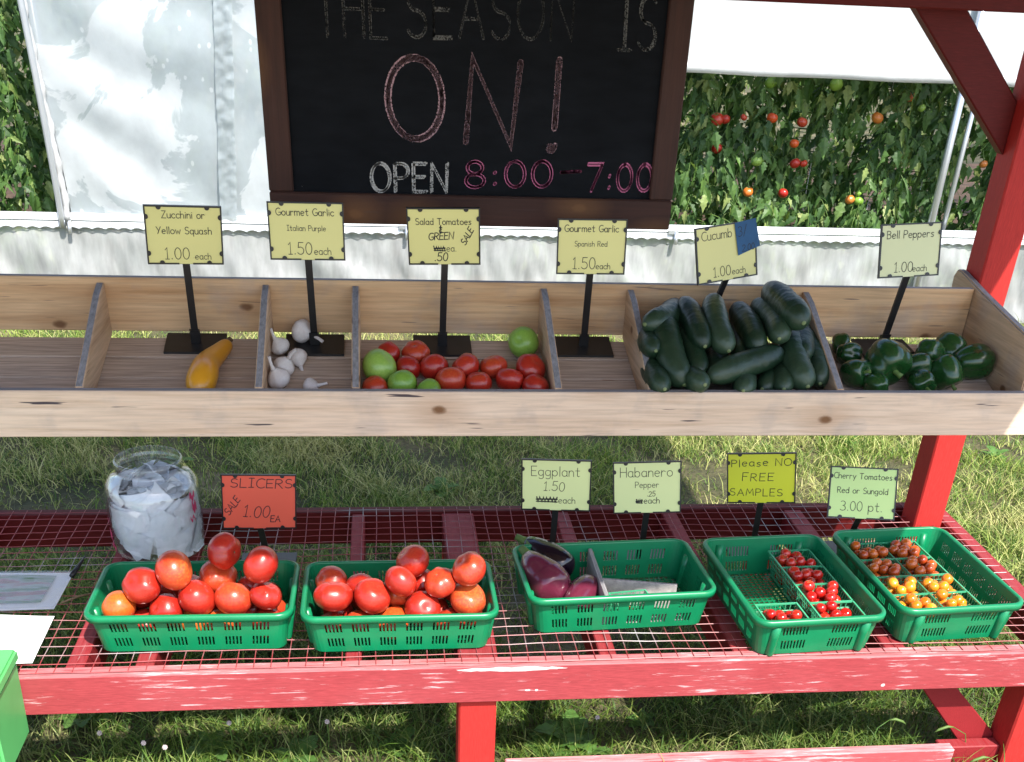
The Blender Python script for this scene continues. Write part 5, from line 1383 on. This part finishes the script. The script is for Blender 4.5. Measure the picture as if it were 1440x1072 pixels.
    # fruit on the front row, placed where the photo shows it
    FR = [(1008, 168, 'tomato_red', 10), (1020, 168, 'tomato_red', 7), (1046, 165, 'tomato_red', 5), (1086, 166, 'tomato_orange', 8), (1128, 172, 'tomato_red', 8), (1084, 116, 'tomato_green', 9), (1176, 119, 'tomato_green', 10),
          (1234, 166, 'tomato_orange', 9), (1279, 136, 'tomato_orange', 8), (1296, 152, 'tomato_green', 6), (1008, 209, 'tomato_red', 8), (1064, 226, 'tomato_green', 9), (1117, 202, 'tomato_orange', 7), (1118, 230, 'tomato_red', 8), (1130, 230, 'tomato_red', 6),
          (1052, 270, 'tomato_orange', 8), (1101, 272, 'tomato_red', 8), (1195, 281, 'tomato_orange', 7.5), (1207, 283, 'tomato_green', 7.5), (1207, 272, 'tomato_green', 5), (1383, 231, 'tomato_orange', 6)]
    for x, y, m, rp in FR:
        Y = GY + .30; p = at_y(x, y, Y); r = rp / 258 * .95
        pl = min(front, key=lambda t: abs(t.location.x - p.x))
        o = bpy.data.objects.new('tomato', fm[m]); COL.objects.link(o); o.parent = pl; o.location = p - pl.location; o.scale = (r,) * 3; o.rotation_euler = (rs.gauss(0, .3), rs.gauss(0, .3), rs.uniform(0, 6))
        c = bpy.data.objects.new('calyx', CALYX); COL.objects.link(c); c.parent = o; c.location = (0, 0, .74)
        L0 = p - pl.location
        MB_ = MB().tube([L0 + Vector((0, 0, r * .7)), L0 + Vector((0, .05, r + .05)), Vector((L0.x * .5, -.08, L0.z + .12)), Vector((0, 0, L0.z + .16))], .003, 5)
        st = link_mesh('fruit_stalk', MB_.mesh('fruit_stalk'), 'stem_green', pl, True)
tomato_plants()

# ================================================================== GRASS AND WEEDS
def grass():
    N = 430000
    x = rng.uniform(-2.2, 5.0, N); y = rng.uniform(1.35, 5.98, N)
    def nz(a, b, s): return (np.sin(a * 2.1 * s + 1.3 * np.sin(b * 1.7 * s)) * np.cos(b * 2.6 * s + 1.1 * np.sin(a * 1.9 * s + 2)) + .5 * np.sin(a * 5.3 * s + b * 4.1 * s)) / 1.5
    tuft = nz(x, y, 1.4) * .6 + nz(x + 3, y - 2, 4.0) * .4
    lim = -1.0 + .36 * (y - 1.2)
    keep = (x > -1.15 - .26 * (y - 1.6)) & (x < 1.9 + .52 * (y - 1.6)) & (rng.random(N) < np.clip(.55 + tuft * .9, .12, 1.0))
    keep &= ~((y > 4.6) & (rng.random(N) < .45))
    x, y, tuft = x[keep], y[keep], tuft[keep]; n = len(x)
    h = np.clip(np.where(y > 2.75, .024, .046) + .032 * tuft + rng.gamma(2.0, .0095, n), .016, .18); wd = rng.uniform(.0010, .0025, n)
    far = rng.random(n) < .012; h[far] *= 1.9
    an = rng.uniform(0, 2 * np.pi, n); bd = rng.uniform(.3, 1.5, n) * h; ba = rng.uniform(0, 2 * np.pi, n)
    sx, sy = np.cos(an) * wd, np.sin(an) * wd; bx, by = np.cos(ba) * bd, np.sin(ba) * bd
    z0 = np.full(n, -.012)
    V = np.zeros((n, 7, 3))
    for k, (t, wv) in enumerate(((0, 1.0), (.45, .85), (.80, .5))):
        for q, s in enumerate((-1, 1)):
            V[:, 2 * k + q, 0] = x + bx * t * t + s * sx * wv; V[:, 2 * k + q, 1] = y + by * t * t + s * sy * wv; V[:, 2 * k + q, 2] = z0 + h * (t - .28 * t * t * np.minimum(1, bd / h))
    V[:, 6, 0] = x + bx; V[:, 6, 1] = y + by; V[:, 6, 2] = z0 + h * (1 - .28 * np.minimum(1, bd / h))
    me = bpy.data.meshes.new('grass'); me.vertices.add(n * 7); me.vertices.foreach_set('co', V.reshape(-1))
    base = (np.arange(n) * 7)[:, None]
    lo = np.concatenate([base + np.array([[0, 1, 3, 2, 2, 3, 5, 4, 4, 5, 6]])], 1).reshape(-1)
    me.loops.add(n * 11); me.loops.foreach_set('vertex_index', lo.astype(np.int32))
    me.polygons.add(n * 3)
    ls = ((np.arange(n) * 11)[:, None] + np.array([[0, 4, 8]])).reshape(-1)
    me.polygons.foreach_set('loop_start', ls.astype(np.int32)); me.update(calc_edges=True); me.validate()
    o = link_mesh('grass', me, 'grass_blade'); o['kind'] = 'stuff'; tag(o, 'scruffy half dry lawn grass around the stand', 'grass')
grass()

def weeds():
    rs = random.Random(3)
    proto = []
    for s in range(3):
        V = MB()
        leaves = []
        for k in range(9):
            a = k * 2.4 + s; L = rs.uniform(.07, .12); W = L * rs.uniform(.20, .30); lift = rs.uniform(.35, 1.1); m = MB()
            def fn(u, v):
                t = u; hw = W * math.sin(math.pi * min(1, t * .93 + .04)) ** .8 * (1 + .15 * math.sin(t * 22)); q = (v - .5) * 2 * hw
                r = L * t; z = L * (lift * t - .55 * lift * t * t) + .25 * abs(q)
                return (r * math.cos(a) - q * math.sin(a), r * math.sin(a) + q * math.cos(a), z)
            m.grid(fn, 8, 2); leaves.append(m.mesh('leaf'))
        for me in leaves: me.materials.append(MATS['weed_leaf']); me.polygons.foreach_set('use_smooth', [True] * len(me.polygons))
        proto.append(leaves)
    spots = [(772, 1052), (800, 1040), (830, 1058), (905, 1015), (1145, 985), (1165, 1000), (300, 1055), (120, 1010), (420, 1062), (560, 1050), (1090, 1030), (620, 690), (250, 650), (1190, 620), (1400, 640)]
    for i, (x, y) in enumerate(spots):
        p = at_z(x, y, 0)
        t = thing('weed', 'low broad leaved weed growing in the grass', 'weed', (p.x, p.y, -.008), 'broad leaved weeds in the grass'); sc = rs.uniform(.75, 1.25); t.scale = (sc * .62,) * 3; t.rotation_euler = (0, 0, rs.uniform(0, 6))
        for me in proto[i % 3]: o = bpy.data.objects.new('leaf', me); COL.objects.link(o); o.parent = t
    # clover heads on thin stalks
    hd = MB()
    for k in range(26):
        a = k * 2.4; zz = 1 - 2 * (k + .5) / 26; r = math.sqrt(1 - zz * zz); d = Vector((r * math.cos(a), r * math.sin(a), zz)); c = d * .0034
        hd.tube([c * .3, c, c + d * .003], [.0012, .0022, .0006], 5)
    hm = hd.mesh('flower_head'); hm.materials.append(MATS['bare_wood'])
    sk = MB(); sk.tube([(0, 0, 0), (.006, .002, .05), (.004, 0, .10)], .0012, 5); skm = sk.mesh('stalk'); skm.materials.append(MATS['stem_green'])
    for x, y in ((140, 1032), (202, 1046), (232, 1052), (460, 1016), (322, 1018), (840, 1010)):
        p = at_z(x, y, .09); t = thing('clover_flower', 'small pale clover flower on a thin stalk in the shaded grass', 'flower', (p.x - .004, p.y, -.010), 'clover flowers under the shelf')
        a = bpy.data.objects.new('stalk', skm); COL.objects.link(a); a.parent = t; b = bpy.data.objects.new('flower_head', hm); COL.objects.link(b); b.parent = t; b.location = (.004, 0, .102)
    # foxtail seed heads by the corner leg
    for x, y, s in ((1250, 1015, 1), (1340, 1025, -1), (1390, 1068, -1)):
        p = at_z(x, y, .12); t = thing('foxtail_grass', 'tall foxtail grass with a nodding seed head by the corner leg', 'grass stalk', (p.x - s * .05, p.y - .02, -.01), 'foxtail stalks by the corner leg')
        o = Vector((p.x - s * .05, p.y - .02, -.01)); pts = [o, o + Vector((s * .005, .0, .06)), o + Vector((s * .02, .01, .12)), o + Vector((s * .05, .02, .135))]
        MB().tube(pts, .0011, 5).build('stalk', 'weed_leaf', t, True)
        m = MB(); e = pts[-1]; m.tube([e, e + Vector((s * .015, 0, .002)), e + Vector((s * .035, 0, -.006)), e + Vector((s * .045, 0, -.014))], [.0015, .0036, .0033, .001], 8); m.build('seed_head', 'stem_green', t, True)
weeds()
